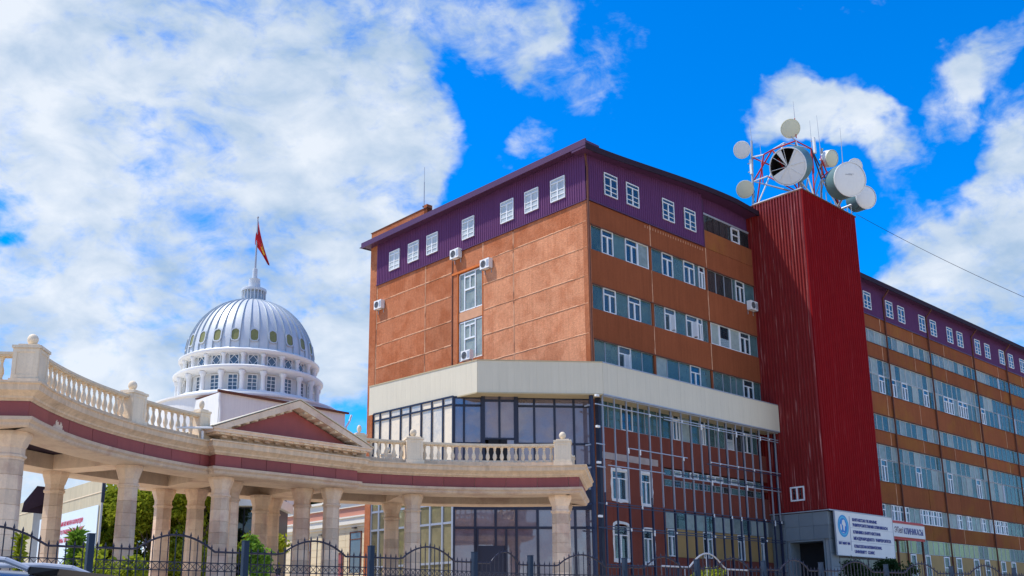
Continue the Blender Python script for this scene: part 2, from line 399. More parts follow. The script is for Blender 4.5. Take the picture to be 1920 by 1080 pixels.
# ------------------------------------------------------------------ mesh helpers
class MB:
    def __init__(s):
        s.v = []; s.f = []; s.X = None

    def add(s, vs, fs):
        o = len(s.v)
        if s.X is not None:
            vs = [tuple(s.X @ Vector(v)) for v in vs]
        s.v += [tuple(v) for v in vs]
        s.f += [tuple(i + o for i in f) for f in fs]
        return s

    def box(s, x0, x1, y0, y1, z0, z1):
        if x0 > x1: x0, x1 = x1, x0
        if y0 > y1: y0, y1 = y1, y0
        if z0 > z1: z0, z1 = z1, z0
        v = [(x, y, z) for z in (z0, z1) for x, y in ((x0, y0), (x1, y0), (x1, y1), (x0, y1))]
        return s.add(v, [(3, 2, 1, 0), (4, 5, 6, 7), (0, 1, 5, 4), (1, 2, 6, 5), (2, 3, 7, 6), (3, 0, 4, 7)])

    def hexa(s, a, b):
        """two matching quads (bottom a, top b), counter-clockwise from above"""
        return s.add(list(a) + list(b), [(3, 2, 1, 0), (4, 5, 6, 7), (0, 1, 5, 4), (1, 2, 6, 5), (2, 3, 7, 6), (3, 0, 4, 7)])

    def prism(s, pts, z0, z1):
        """ccw plan polygon from z0 to z1"""
        n = len(pts)
        v = [(x, y, z0) for x, y in pts] + [(x, y, z1) for x, y in pts]
        f = [tuple(range(n - 1, -1, -1)), tuple(range(n, 2 * n))] + [(i, (i + 1) % n, n + (i + 1) % n, n + i) for i in range(n)]
        return s.add(v, f)

    def tube(s, p, q, r, n=8, r2=None, cap=True):
        p, q = Vector(p), Vector(q)
        d = (q - p)
        if d.length < 1e-6: return s
        d.normalize()
        a = d.orthogonal().normalized(); b = d.cross(a)
        r2 = r if r2 is None else r2
        v = [p + (a * cos(2 * pi * i / n) + b * sin(2 * pi * i / n)) * r for i in range(n)]
        v += [q + (a * cos(2 * pi * i / n) + b * sin(2 * pi * i / n)) * r2 for i in range(n)]
        f = [(i, (i + 1) % n, n + (i + 1) % n, n + i) for i in range(n)]
        if cap: f += [tuple(range(n - 1, -1, -1)), tuple(range(n, 2 * n))]
        return s.add(v, f)

    def path(s, pts, r, n=6):
        for a, b in zip(pts[:-1], pts[1:]): s.tube(a, b, r, n)
        return s

    def lathe(s, prof, n=16, c=(0, 0, 0), a0=0.0, cap=True):
        v = []
        for r, z in prof:
            for i in range(n):
                a = a0 + 2 * pi * i / n
                v.append((c[0] + r * cos(a), c[1] + r * sin(a), c[2] + z))
        f = []
        for k in range(len(prof) - 1):
            for i in range(n):
                j = (i + 1) % n
                f.append((k * n + i, k * n + j, (k + 1) * n + j, (k + 1) * n + i))
        if cap:
            f.append(tuple(range(n - 1, -1, -1)))
            m = (len(prof) - 1) * n
            f.append(tuple(range(m, m + n)))
        return s.add(v, f)

    def mesh(s, name, m, smooth=False):
        me = bpy.data.meshes.new(name)
        me.from_pydata(s.v, [], s.f)
        if m is not None: me.materials.append(M[m] if isinstance(m, str) else m)
        if smooth:
            me.polygons.foreach_set('use_smooth', [True] * len(me.polygons))
            try: me.set_sharp_from_angle(angle=rad(40))
            except Exception: pass
        me.update()
        return me


def link(name, me, parent=None, loc=(0, 0, 0), rz=0, kind=None, label=None):
    o = bpy.data.objects.new(name, me)
    col.objects.link(o)
    o.location = loc
    o.rotation_euler = (0, 0, rz)
    if parent: o.parent = parent
    if kind: o['kind'] = kind
    if label: o['label'] = label
    return o


def part(name, mb, m, parent=None, kind=None, label=None, smooth=False, loc=(0, 0, 0), rz=0):
    return link(name, mb.mesh(name, m, smooth), parent, loc, rz, kind, label)


def thing(name, label, cat, loc=(0, 0, 0), rz=0, group=None):
    o = bpy.data.objects.new(name, None)
    col.objects.link(o)
    o.empty_display_size = .3
    o.location = loc; o.rotation_euler = (0, 0, rz)
    o['label'] = label; o['category'] = cat
    if group: o['group'] = group
    return o


def tag(o, label, cat, group=None):
    o['label'] = label; o['category'] = cat
    if group: o['group'] = group
    return o


def copy_tree(o, parent=None):
    c = o.copy()
    col.objects.link(c)
    c.parent = parent
    for ch in [k for k in KIDS.get(o.name, [])]: copy_tree(ch, c)
    return c


def kids_index():
    KIDS.clear()
    for o in bpy.data.objects:
        if o.parent: KIDS.setdefault(o.parent.name, []).append(o)


KIDS = {}


def sstep(a, b, x):
    t = max(0, min(1, (x - a) / (b - a)))
    return t * t * (3 - 2 * t)


# ------------------------------------------------------------------ ground, road, kerb
def gz(x, y):
    s = y - .65 * x
    return -.0 + .9 * sstep(14.4, 18.6, s) + 1.1 * sstep(22, 33, s)


def ground():
    xs = [-1500, -700, -300, -150] + [i * 4 for i in range(-25, 41)] + [220, 300, 700, 1500]
    ss = [-900, -300, -100, -40, -20, -5, 4, 14.4, 15.2, 16, 17, 18.6, 20, 22, 24, 26, 28, 30, 33, 40, 60, 90, 150, 300, 700, 1600]
    v = []; f = []
    for s in ss:
        for x in xs:
            y = s + .65 * x
            v.append((x, y, gz(x, y) - .002))
    n = len(xs)
    for j in range(len(ss) - 1):
        for i in range(n - 1):
            f.append((j * n + i, j * n + i + 1, (j + 1) * n + i + 1, (j + 1) * n + i))
    m = MB(); m.add(v, f)
    part('ground', m, 'paving', kind='structure', smooth=True)
    d = Vector((1, .65, 0)).normalized()
    r = MB()
    a, b = -120, 160
    q = lambda x, s, z: (x, s + .65 * x, z)
    r.add([q(a, -2, .006), q(b, -2, .006), q(b, 13.6, .006), q(a, 13.6, .006)], [(0, 1, 2, 3)])
    part('road', r, 'asphalt', kind='structure')
    k = MB()
    for i in range(140):
        x0 = -60 + i * 1.0
        x1 = x0 + .98
        k.hexa([q(x0, 13.6, -.05), q(x1, 13.6, -.05), q(x1, 13.85, -.05), q(x0, 13.85, -.05)], [q(x0, 13.6, .13), q(x1, 13.6, .13), q(x1, 13.85, .13), q(x0, 13.85, .13)])
    part('kerb', k, 'kerb', kind='structure')
    l = MB()
    for i in range(30):
        x0 = -60 + i * 5
        l.add([q(x0, 5.9, .012), q(x0 + 2, 5.9, .012), q(x0 + 2, 6.05, .012), q(x0, 6.05, .012)], [(0, 1, 2, 3)])
    part('lane_marking', l, 'white', kind='structure')


ground()

# ------------------------------------------------------------------ office building (local: x along the long facade, y into the building)
UV0 = Vector((4.65, 57, 0))
AZ = atan2(cos(YAW), sin(YAW))


def facade(p):
    return UV0 + Vector((sin(YAW), cos(YAW), 0)) * p[0] + Vector((-cos(YAW), sin(YAW), 0)) * p[1] + Vector((0, 0, p[2] if len(p) > 2 else 0))


office = thing('office_building', 'terracotta rendered office block with a purple sheet-metal attic, left of the red tower', 'building', UV0, AZ)
wing = thing('office_wing', 'long brown rendered wing with bands of windows right of the red tower', 'building', UV0, AZ)
tower = thing('stair_tower', 'tall dark red corrugated metal tower between the office block and its wing', 'tower', UV0, AZ)
hall = thing('entrance_hall', 'mirror glazed entrance hall under a pale angular canopy at the office corner', 'building', UV0, AZ)

rng = random.Random(3)


def corr_R(m, u0, u1, z0, z1, v, pitch=.19, depth=.035, top=None):
    """corrugated sheet on a plane y=v, ribs towards -y; top(u) gives the upper edge"""
    n = int((u1 - u0) / pitch)
    pts = []
    for i in range(n):
        u = u0 + i * pitch
        pts += [(u, v), (u + pitch * .40, v), (u + pitch * .52, v - depth), (u + pitch * .86, v - depth)]
    pts.append((u1, v))
    vs = []; fs = []
    for u, y in pts:
        zt = top(u) if top else z1
        vs += [(u, y, z0), (u, y, zt)]
    for i in range(len(pts) - 1):
        fs.append((2 * i, 2 * i + 2, 2 * i + 3, 2 * i + 1))
    m.add(vs, fs)


def corr_L(m, v0, v1, z0, z1, u, pitch=.19, depth=.035):
    """corrugated sheet on plane x=u, ribs towards -x, running from v1 down to v0"""
    n = int((v1 - v0) / pitch)
    pts = []
    for i in range(n):
        v = v1 - i * pitch
        pts += [(u, v), (u, v - pitch * .40), (u - depth, v - pitch * .52), (u - depth, v - pitch * .86)]
    pts.append((u, v0))
    vs = []; fs = []
    for x, y in pts: vs += [(x, y, z0), (x, y, z1)]
    for i in range(len(pts) - 1): fs.append((2 * i, 2 * i + 2, 2 * i + 3, 2 * i + 1))
    m.add(vs, fs)


# attic window: frame with transom and muntins; local plane x right, y depth(out = -y), z up
def attic_frame(w, h, t=.055):
    m = MB()
    m.box(0, t, -.05, .03, 0, h); m.box(w - t, w, -.05, .03, 0, h)
    m.box(t, w - t, -.05, .03, 0, t); m.box(t, w - t, -.05, .03, h - t, h)
    m.box(t, w - t, -.045, .02, h * .80, h * .80 + t)
    m.box(w * .46, w * .46 + t * 1.5, -.045, .02, t, h * .80)
    for k in (.22, .44):
        m.box(t, w * .46, -.04, .015, h * k, h * k + t * .7)
        m.box(w * .46 + t * 1.5, w - t, -.04, .015, h * k - .02, h * k - .02 + t * .7)
    return m.mesh('frame', 'pvc')


def attic_pane(w, h):
    return MB().box(.05, w - .05, -.002, .01, .05, h - .05).mesh('pane', 'glass_clear')


AF = attic_frame(1.25, 1.5); AP = attic_pane(1.25, 1.5)
AC = MB()
for i in range(10):
    x0 = .06 + i * .113
    AC.add([(x0, .10, .06), (x0 + .056, .16, .06), (x0 + .113, .10, .06), (x0, .10, 1.44), (x0 + .056, .16, 1.44), (x0 + .113, .10, 1.44)], [(0, 1, 4, 3), (1, 2, 5, 4)])
ACm = AC.mesh('curtain', 'curtain')
AB = MB(); AB.box(.02, 1.23, .3, .32, .02, 1.48); AB.box(.0, .02, 0, .32, 0, 1.5); AB.box(1.23, 1.25, 0, .32, 0, 1.5)
ABm = AB.mesh('reveal', 'darkroom')


APb = MB().box(.05, 1.2, -.002, .01, .05, 1.45).mesh('pane', 'glass_bright')


def attic_window(parent, loc, rz, curtain=True, scale=(1, 1, 1)):
    w = link('window', AF, parent, loc, rz)
    w.scale = scale
    link('pane', APb if parent is office and curtain else AP, w)
    if curtain: link('curtain', ACm, w)
    else: link('reveal', ABm, w)
    return w


# --- wall panels of the left (sunlit) facade, plane x=0
seam_z = [26.5, 25.1, 23.42, 21.62, 19.87, 18.0, 14.0, 9.0, 2.0]
colsL = [(0.0, 6.5), (6.55, 9.5), (12.72, 15.7), (15.75, 21.62)]
for (v0, v1) in colsL:
    for a, b in zip(seam_z[:-1], seam_z[1:]):
        if (v0, v1) == colsL[1] and a == 26.5 and False: pass
        jit = rng.uniform(-.006, .006)
        m = MB().box(0 + jit, .35, v0 + .025, v1 - .025, b + .025, a - .025)
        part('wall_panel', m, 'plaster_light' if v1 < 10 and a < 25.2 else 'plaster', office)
# mortar seams: rough raised filler over the panel joints
sm = MB()


def seam(p, q, w, out):
    p, q = Vector(p), Vector(q)
    n = max(3, int((q - p).length / .14))
    d = (q - p).normalized()
    side = Vector((0, 0, 1)) if abs(d.z) < .5 else Vector((0, 1, 0)) if abs(out.x) > .5 else Vector((1, 0, 0))
    prev = None
    for i in range(n + 1):
        c = p.lerp(q, i / n)
        k = noise.noise(c * 3.1)
        ww = w * (1 + .55 * k) if noise.noise(c * .9 + Vector((3, 1, 7))) > -.25 else w * .5
        c = c + side * (.02 * noise.noise(c * 2.2 + Vector((9, 9, 9))))
        ring = [c - side * ww, c + out * .028, c + side * ww]
        if prev: sm.add(prev + ring, [(0, 3, 4, 1), (1, 4, 5, 2)])
        prev = ring


OUTL = Vector((-1, 0, 0)); OUTR = Vector((0, -1, 0))
for z in seam_z[1:6]:
    for v0, v1 in ((0.05, 9.5), (12.8, 21.6)):
        seam((-.003, v1, z), (-.003, v0, z), .05, OUTL)
for v, zt in ((6.52, 26.3), (15.72, 26.4), (21.62, 26.4)):
    seam((-.003, v, 14.2), (-.003, v, zt), .05, OUTL)
seam((-.003, 9.5, 24.8), (-.003, 9.5, 26.4), .05, OUTL)
part('joint_filler', sm, 'joint', office, kind='stuff')
# window bay wall (recessed, orange reveals)
part('bay_wall', MB().box(.02, .35, 9.52, 12.68, 25.02, 26.48).box(.02, .35, 12.15, 12.68, 14, 25.0).box(.02, .35, 9.52, 12.13, 14, 18.5), 'plaster', office)
part('bay_spandrel', MB().box(.06, .35, 9.6, 12.1, 21.35, 22.0), 'joint', office)
part('bay_reveal', MB().box(-.05, .34, 9.52, 12.7, 24.86, 25.0).box(-.03, .34, 12.1, 12.14, 18.5, 24.85).box(-.02, .34, 9.53, 9.58, 18.5, 24.85), 'orange', office)
for z0, z1 in ((22.05, 24.8), (18.55, 21.3)):
    w = part('bay_window', MB().box(.1, .2, 9.6, 9.68, z0, z1).box(.1, .2, 12.0, 12.08, z0, z1).box(.1, .2, 9.6, 12.08, z0, z0 + .07).box(.1, .2, 9.6, 12.08, z1 - .08, z1)
             .box(.08, .18, 10.35, 10.43, z0, z1).box(.08, .18, 11.45, 11.53, z0, z1).box(.06, .18, 10.43, 11.45, z0 + (z1 - z0) * .52, z0 + (z1 - z0) * .52 + .1)
             .box(.07, .17, 10.88, 10.95, z0 + (z1 - z0) * .55, z1 - .3).box(.07, .17, 10.43, 11.45, z1 - .38, z1 - .3), 'pvc', office)
    for a, b in ((9.68, 10.35), (10.43, 11.45), (11.53, 12.0)):
        part('pane', MB().box(.14, .15, a, b, z0 + .07, z1 - .08), 'glass_milky', w)
        cm = MB()
        k = int((b - a) / .12)
        for i in range(k):
            y0 = a + i * (b - a) / k; y1 = a + (i + 1) * (b - a) / k; ym = (y0 + y1) / 2
            cm.add([(.24, y0, z0), (.30, ym, z0), (.24, y1, z0), (.24, y0, z1), (.30, ym, z1), (.24, y1, z1)], [(0, 1, 4, 3), (1, 2, 5, 4)])
        part('curtain', cm, 'curtain', w)
part('corner_pier', MB().box(-.02, .3, 21.7, 22.55, 2, 30.3), 'plaster', office)
part('expansion_joint', MB().box(-.035, .0, 12.66, 12.74, 14.5, 26.0), 'rust', office)
# rooftop parapet at the far left
part('roof_parapet', MB().box(.0, .4, 15.65, 22.55, 29.7, 30.95).box(.4, 4, 22.2, 22.55, 29.7, 30.9).box(.0, .5, 15.65, 16.0, 29.7, 31.25), 'plaster', office)
part('parapet_coping', MB().box(-.05, .45, 15.6, 22.6, 30.95, 31.0), 'rust', office)

# attic cladding on the left facade
m = MB(); corr_L(m, .0, 21.7, 26.47, 29.75, -.03, .2, .04)
part('attic_cladding', m, 'purple', office)
for v in (20.0, 17.7, 15.5, 11.55, 7.6, 5.28, 2.92):
    attic_window(office, (-.09, v, 27.15), -pi / 2, True)
part('cladding_flashing', MB().box(-.10, .0, 0, 21.7, 26.42, 26.47), 'purple_dark', office)
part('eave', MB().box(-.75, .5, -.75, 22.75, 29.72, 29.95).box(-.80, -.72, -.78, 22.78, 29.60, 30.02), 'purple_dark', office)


# right facade eave of the office: low gable rising to the middle
def gab(u):
    return 29.72 + 1.05 * sstep(-.8, 15.5, u) ** .8 if u < 15.5 else 30.77 - .16 * (u - 15.5) / 2.6


m = MB(); m2 = MB()
us = [-.78 + i * .9 for i in range(21)] + [18.08]
for a, b in zip(us[:-1], us[1:]):
    za, zb = gab(a), gab(b)
    m.hexa([(a, -.72, za - .28), (b, -.72, zb - .28), (b, .4, zb - .28), (a, .4, za - .28)], [(a, -.72, za), (b, -.72, zb), (b, .4, zb), (a, .4, za)])
    m2.hexa([(a, -.80, za - .36), (b, -.80, zb - .36), (b, -.722, zb - .36), (a, -.722, za - .36)], [(a, -.80, za + .03), (b, -.80, zb + .03), (b, -.722, zb + .03), (a, -.722, za + .03)])
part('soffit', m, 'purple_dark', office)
part('fascia', m2, 'roof', office)
# roof sheets
m = MB()
for a, b in zip(us[:-1], us[1:]): m.add([(a, -.78, gab(a) + .01), (b, -.78, gab(b) + .01), (b, 23.1, gab(b) + .01), (a, 23.1, gab(a) + .01)], [(0, 1, 2, 3)])
part('roof', m, 'roof', office)

# attic on right facade
m = MB(); corr_R(m, .0, 12.05, 26.55, 29.6, -.03, .2, .04, top=lambda u: gab(u) - .2)
part('attic_cladding', m, 'purple', office)
m = MB(); corr_R(m, 12.06, 18.1, 29.25, 30.2, .35, .2, .04, top=lambda u: gab(u) - .2)
part('attic_cladding', m, 'purple', office)
for u in (1.62, 3.75, 7.45, 9.84):
    attic_window(office, (u, -.08, 27.28), 0, False)
part('cladding_flashing', MB().box(0, 12.06, -.11, -.03, 26.48, 26.55).box(12.03, 12.09, -.08, .35, 26.55, 30.0), 'purple_dark', office)
# tie holes under the purple cladding: small pale plaster spots
m = MB()
for i in range(24):
    u = 5.6 + i * .27
    m.box(u, u + .05, -.012, 0.0, 26.16 + .02 * (i % 2), 26.34)
part('plaster_spots', m, 'joint', office, kind='stuff')

part('recess_wall', MB().box(12.1, 18.1, .0, .4, 26.5, 27.82), 'plaster_wing', office, label='orange stained wall strip below the recessed attic windows')
m = MB().box(12.1, 18.1, .42, .5, 27.84, 29.3)
part('recess_back', m, 'darkroom', office)
w = part('recess_glazing', MB().box(12.1, 18.1, .18, .26, 29.12, 29.25).box(12.1, 18.1, .18, .26, 27.82, 27.9), 'greysteel', office)
for i in range(8):
    a = 12.12 + i * .75
    part('pane', MB().box(a, a + .7, .22, .23, 27.9, 29.12), 'glass_old', w)
part('old_window', MB().box(15.65, 15.73, .05, .16, 27.9, 28.95).box(16.55, 16.63, .05, .16, 27.9, 28.95).box(15.65, 16.63, .05, .16, 27.86, 27.95).box(15.65, 16.63, .05, .16, 28.9, 28.98).box(15.73, 16.55, .05, .15, 28.4, 28.46), 'pvc', office)


# --- right facade: spandrels and window bands
def wavy(a, b, z0, z1, y, amp=.035, k=.14):
    m = MB()
    n = max(1, int((b - a) / k))
    for i in range(n):
        x0 = a + i * (b - a) / n; x1 = a + (i + 1) * (b - a) / n; xm = (x0 + x1) / 2
        m.add([(x0, y, z0), (xm, y + amp, z0), (x1, y, z0), (x0, y, z1), (xm, y + amp, z1), (x1, y, z1)], [(0, 1, 4, 3), (1, 2, 5, 4)])
    return m


def band_pane(parent, a, b, z0, z1, typ, y=.12):
    """one casement or fixed light of a window band: a frame with its pane and what hangs behind"""
    h = z1 - z0; w = b - a
    t = .028 if typ in 'gcdbk' else .055
    fr = MB()
    m_ = 'greysteel' if typ in 'gcdbk' else 'pvc'
    yo = y - .03 if typ in 'gcdbk' else y - .07
    fr.box(a, a + t, yo, y + .05, z0, z1).box(b - t, b, yo, y + .05, z0, z1).box(a + t, b - t, yo, y + .05, z0, z0 + t).box(a + t, b - t, yo, y + .05, z1 - t, z1)
    if typ in 'wo':
        fr.box(a + t, b - t, yo, y + .05, z0 + h * .72, z0 + h * .72 + .06)
        fr.box(a + w * .46, a + w * .46 + .1, yo, y + .05, z0 + t, z0 + h * .72)
    if typ == 'p':
        fr.box(a + t, b - t, y, y + .04, z0 + t, z0 + h * .42)
    f = part('window', fr, m_, parent)
    pm = {'g': 'glass', 'c': 'glass', 'w': 'glass_clear', 'o': 'glass_clear', 'b': 'glass', 'd': 'glass_old', 'k': 'glass_milky', 'l': 'glass_milky', 'p': 'glass_clear'}[typ]
    if typ == 'o':    # right sash swung open
        part('pane', MB().box(a + t, a + w * .46, y, y + .01, z0 + t, z0 + h * .72).box(a + t, b - t, y, y + .01, z0 + h * .72 + .06, z1 - t), pm, f)
        part('open_sash', MB().box(a + w * .5, a + w * .5 + .05, y - .42, y - .02, z0 + t, z0 + h * .7), 'pvc', f)
    else:
        part('pane', MB().box(a + t, b - t, y, y + .01, z0 + t, z1 - t), pm, f)
    if typ in 'cl': part('curtain', wavy(a, b, z0, z1, y + .22), 'curtain', f)
    elif typ == 'w' and rng.random() < .5: part('curtain', wavy(a, a + w * .5, z0, z1, y + .22), 'curtain', f)
    elif typ == 'g' and rng.random() < .6: part('curtain', wavy(a + w * rng.choice((0, .45)), b - w * rng.choice((0, .3)), z0, z1, y + .3), 'fabric_teal', f)
    elif typ in 'b':
        mb = MB()
        k = int(h / .12)
        for i in range(k): mb.add([(a, y + .14, z0 + i * h / k), (b, y + .14, z0 + i * h / k), (b, y + .2, z0 + (i + .95) * h / k), (a, y + .2, z0 + (i + .95) * h / k)], [(0, 1, 2, 3)])
        part('blind', mb, 'blind', f)
    elif typ == 'k': part('board', MB().box(a, b, y + .1, y + .12, z0, z1), 'board', f)
    return f


def bandrow(parent, edges, types, z0, z1, y=.12):
    for a, b, t in zip(edges[:-1], edges[1:], types):
        if t == '|': continue
        band_pane(parent, a + .01, b - .01, z0, z1, t, y)


b1 = [0.42, 1.39, 2.47, 3.65, 4.83, 5.93, 6.28, 7.34, 8.49, 9.67, 10.87, 11.36, 12.03, 12.36, 13.35, 14.35, 15.33, 15.74, 16.81, 18.07]
bandrow(office, b1, 'gwbwl|gwgwcw|dddcwg', 23.38, 24.97)
b2 = [0.41, 1.39, 2.55, 3.72, 4.92, 6.01, 6.34, 7.35, 8.49, 9.65, 10.92, 11.45, 12.08, 12.37, 13.38, 14.63, 15.87, 17.08, 18.07]
bandrow(office, b2, 'gwcwc|goc' + 'owc|lpl' + 'wg', 19.62, 21.15)
b3 = [0.39, 1.42, 2.61, 3.8, 4.89, 6.12, 7.4, 8.65, 9.82, 10.94, 12.18, 12.39, 13.5, 14.4, 15.09, 15.91, 17.15, 18.07]
bandrow(office, b3, 'gbocc' + 'kgg' + 'wc|ggc' + 'cwg', 15.9, 17.7)
b4 = [0.3, 1.5, 2.64, 3.71, 4.9, 6.1, 7.65, 8.35, 9.5, 10.49, 11.1, 12.2, 13.3, 14.3, 15.3, 16.47, 17.17, 18.07]
bandrow(office, b4, 'gcwgggwkcwggpdwg', 12.45, 14.2)
spand = [(24.99, 26.47), (21.17, 23.36), (17.72, 19.6), (14.22, 15.88)]
for z0, z1 in spand:
    for a, b in ((.3, 6.1), (6.14, 12.2), (12.24, 18.08)):
        part('wall_panel', MB().box(a, b, 0 + rng.uniform(-.008, .008), .34, z0, z1), 'plaster_shaded', office)
part('corner_pier', MB().box(-.02, .29, -.02, .34, 2, 26.45).box(.29, .4, .05, .34, 15, 26), 'plaster', office)
part('band_pier', MB().box(6.02, 6.22, .03, .34, 14, 26.4).box(12.1, 12.3, .03, .34, 14, 26.4), 'plaster_shaded', office)
m = MB()
for z0, z1 in spand[:3]: m.box(.3, 18.08, -.05, .0, z0 - .05, z0 + .0)
part('window_drip', m, 'rust', office)
sm = MB()
for z0, z1 in spand:
    for u in (6.12, 12.22): seam((u, -.003, z0), (u, -.003, z1), .045, OUTR)
part('joint_filler', sm, 'joint', office, kind='stuff')
part('floor_slab', MB().box(.35, 18.08, .34, 2.6, 25.3, 26.4).box(.35, 18.08, .34, 2.6, 21.4, 23.1).box(.35, 18.08, .34, 2.6, 17.9, 19.4).box(.35, 18.08, .34, 2.6, 14.3, 15.7), 'darkroom', office)
part('inner_wall', MB().box(.35, 18.08, 2.6, 2.8, 2, 29.2).box(.35, .5, .34, 2.6, 2, 26).box(.5, .62, 9, 22, 2, 29.5), 'darkroom', office)

# lower old facade behind the steel frame
low = 'red_shaded'
part('wall_panel', MB().box(.3, 18.08, 0, .34, 10.6, 12.43), low, office, label='red-brown rendered wall strip behind the steel frame')
part('mortar_patch', MB().box(.32, 5.9, -.012, -.002, 10.55, 10.95), 'patch', office)
for a, b, z0, z1 in ((.3, 1.55, 2, 10.58), (2.95, 4.2, 2, 10.58), (5.2, 6.44, 2, 10.58), (1.57, 2.93, 10.0, 10.58), (4.22, 5.18, 10.02, 10.58), (1.57, 2.93, 6.8, 8.2), (4.22, 5.18, 6.7, 8.1), (1.57, 2.93, 2, 4.72), (4.22, 5.18, 2, 4.64)):
    part('wall_panel', MB().box(a, b, 0, .34, z0, z1), low, office)
bm = MB().box(-.01, .3, -.012, .0, 8.1, 10.5)
for k in range(26):
    z = 8.15 + k * .09
    for j in range(4): bm.box(.42 + j * .27 + (k % 2) * .1, .42 + j * .27 + .25 + (k % 2) * .1, -.02, -.001, z, z + .075)
part('bare_brickwork', bm, 'brick', office, kind='stuff')


def plaster_surround(a, b, z0, z1, arch):
    m = MB()
    w = .17
    pts = []
    if arch:
        for i in range(9):
            t = pi - pi * i / 8
            pts.append(((a + b) / 2 + (b - a) / 2 * cos(t) * 1.0, z1 + .14 * sin(t)))
    else: pts = [(a, z1), (b, z1)]
    ring = [(a, z0)] + pts + [(b, z0)]
    def jit(p, k): return w * (1 + .5 * noise.noise(Vector((p[0] * 3, p[1] * 3, k))))
    cx_, cz_ = (a + b) / 2, (z0 + z1) / 2
    ring2 = []
    # densify
    dense = []
    for p, q in zip(ring, ring[1:] + ring[:1]):
        n = max(1, int(hypot(q[0] - p[0], q[1] - p[1]) / .2))
        for i in range(n): dense.append((p[0] + (q[0] - p[0]) * i / n, p[1] + (q[1] - p[1]) * i / n))
    n = len(dense)
    vs = []
    for p in dense:
        d = Vector((p[0] - cx_, 0, (p[1] - cz_) * .8)).normalized() * jit(p, 1)
        vs += [(p[0], -.03, p[1]), (p[0] + d.x, -.02, p[1] + d.z), (p[0], .1, p[1])]
    fs = []
    for i in range(n):
        j = (i + 1) % n
        fs += [(3 * i, 3 * j, 3 * j + 1, 3 * i + 1), (3 * i + 2, 3 * j + 2, 3 * j, 3 * i)]
    m.add(vs, fs)
    return m


for a, b, z0, z1, arch in ((1.6, 2.9, 8.25, 9.95, 0), (4.25, 5.15, 8.15, 9.98, 0), (1.6, 2.9, 4.8, 6.7, 1), (4.25, 5.15, 4.7, 6.6, 0)):
    f = band_pane(office, a, b, z0, z1, 'w', .12)
    part('plaster_surround', plaster_surround(a, b, z0, z1, arch), 'whitewall', f)
# strips of vents and short windows to the right
part('wall_panel', MB().box(6.46, 18.08, 0, .34, 7.9, 9.42), low, office)
part('wall_panel', MB().box(6.46, 18.08, .02, .34, 9.9, 10.1), low, office)
bandrow(office, [6.5 + i * .9 for i in range(13)], 'clclcllclclc', 10.12, 10.5)
bandrow(office, [6.5 + i * .9 for i in range(13)], 'gdggdggdggdg', 9.44, 9.88)
bandrow(office, [6.5 + i * 1.03 for i in range(12)], 'kgkkgkkkgkk', 6.85, 7.88, .1)
last = 6.46
for a, b in ((6.6, 7.38), (10.2, 11.2), (14.0, 14.8), (16.7, 17.35)):
    if a - last > .1: part('wall_panel', MB().box(last, a - .02, .01, .34, 5.12, 6.82), 'ochre', office, label='ochre rendered panel low on the old facade')
    band_pane(office, a, b, 5.15, 6.8, 'w', .1)
    last = b + .02
part('wall_panel', MB().box(last, 18.08, .01, .34, 5.12, 6.82), 'ochre', office, label='ochre rendered panel beside the tower')
part('wall_panel', MB().box(6.46, 18.08, 0, .34, 2, 5.1), low, office)
part('floor_slab', MB().box(.35, 18.08, .34, 2.6, 10.6, 12.3).box(.35, 18.08, .34, 2.6, 8.0, 9.3), 'darkroom', office)
part('downpipe', MB().path([(-.09, -.09, 29.6), (-.09, -.12, 29.3), (.02, -.13, 28.6), (.02, -.13, 15.95)], .065, 8), 'rust', office)
# far walls that close the block
part('rear_wall', MB().box(.3, 18, 22.3, 22.55, 2, 29.7).box(17.8, 18.07, 4, 22.3, 2, 30), 'plaster', office)

# --- air conditioners
def ac_unit(label, loc, rz, bracket=True):
    t = thing('air_conditioner', label, 'air conditioner', loc, rz, 'air conditioner units on the office walls')
    part('casing', MB().box(-.45, .45, -.38, -.04, 0, .66), 'white', t)
    fan = MB()
    for r in (.06, .12, .18, .24):
        n = 20
        for i in range(n):
            a0, a1 = 2 * pi * i / n, 2 * pi * (i + 1) / n
            fan.tube((-.12 + r * cos(a0), -.40, .33 + r * sin(a0)), (-.12 + r * cos(a1), -.40, .33 + r * sin(a1)), .008, 4)
    part('fan_grille', fan, 'greysteel', t)
    part('fan_opening', MB().add([(-.12 + .25 * cos(2 * pi * i / 20), -.383, .33 + .25 * sin(2 * pi * i / 20)) for i in range(20)], [tuple(range(20))]), 'black', t)
    part('side_louvre', MB().box(.2, .42, -.388, -.38, .1, .56), 'greysteel', t)
    if bracket:
        for x in (-.32, .32): part('bracket', MB().box(x - .02, x + .02, -.40, 0, -.05, -.005).box(x - .02, x + .02, -.04, 0, -.3, -.05), 'greysteel', t)
    return t


def uvz(u, v, z): return facade((u, v, z))


ac_unit('air conditioner high on the sunlit wall, just below the purple attic', uvz(0, 12.1, 25.95), AZ - pi / 2)
ac_unit('air conditioner at the upper right corner of the tall wall window', uvz(0, 8.95, 24.35), AZ - pi / 2)
ac_unit('air conditioner alone near the left edge of the sunlit wall', uvz(0, 21.05, 24.4), AZ - pi / 2)
ac_unit('air conditioner standing on the pale canopy under the tall window', uvz(-.25, 10.6, 18.3), AZ - pi / 2)
ac_unit('air conditioner on the shaded facade beside the red tower', uvz(17.3, 0, 22.95), AZ)

# --- rooftop lightning mast
t = thing('roof_mast', 'thin dark lightning mast on the parapet at the left end of the roof', 'mast', uvz(.2, 16.25, 31.25))
part('pole', MB().tube((0, 0, 0), (0, 0, 2.0), .035, 6).tube((0, 0, 2), (0, 0, 3.2), .018, 6), 'greysteel', t)
part('base', MB().box(-.12, .12, -.12, .12, 0, .06), 'greysteel', t)

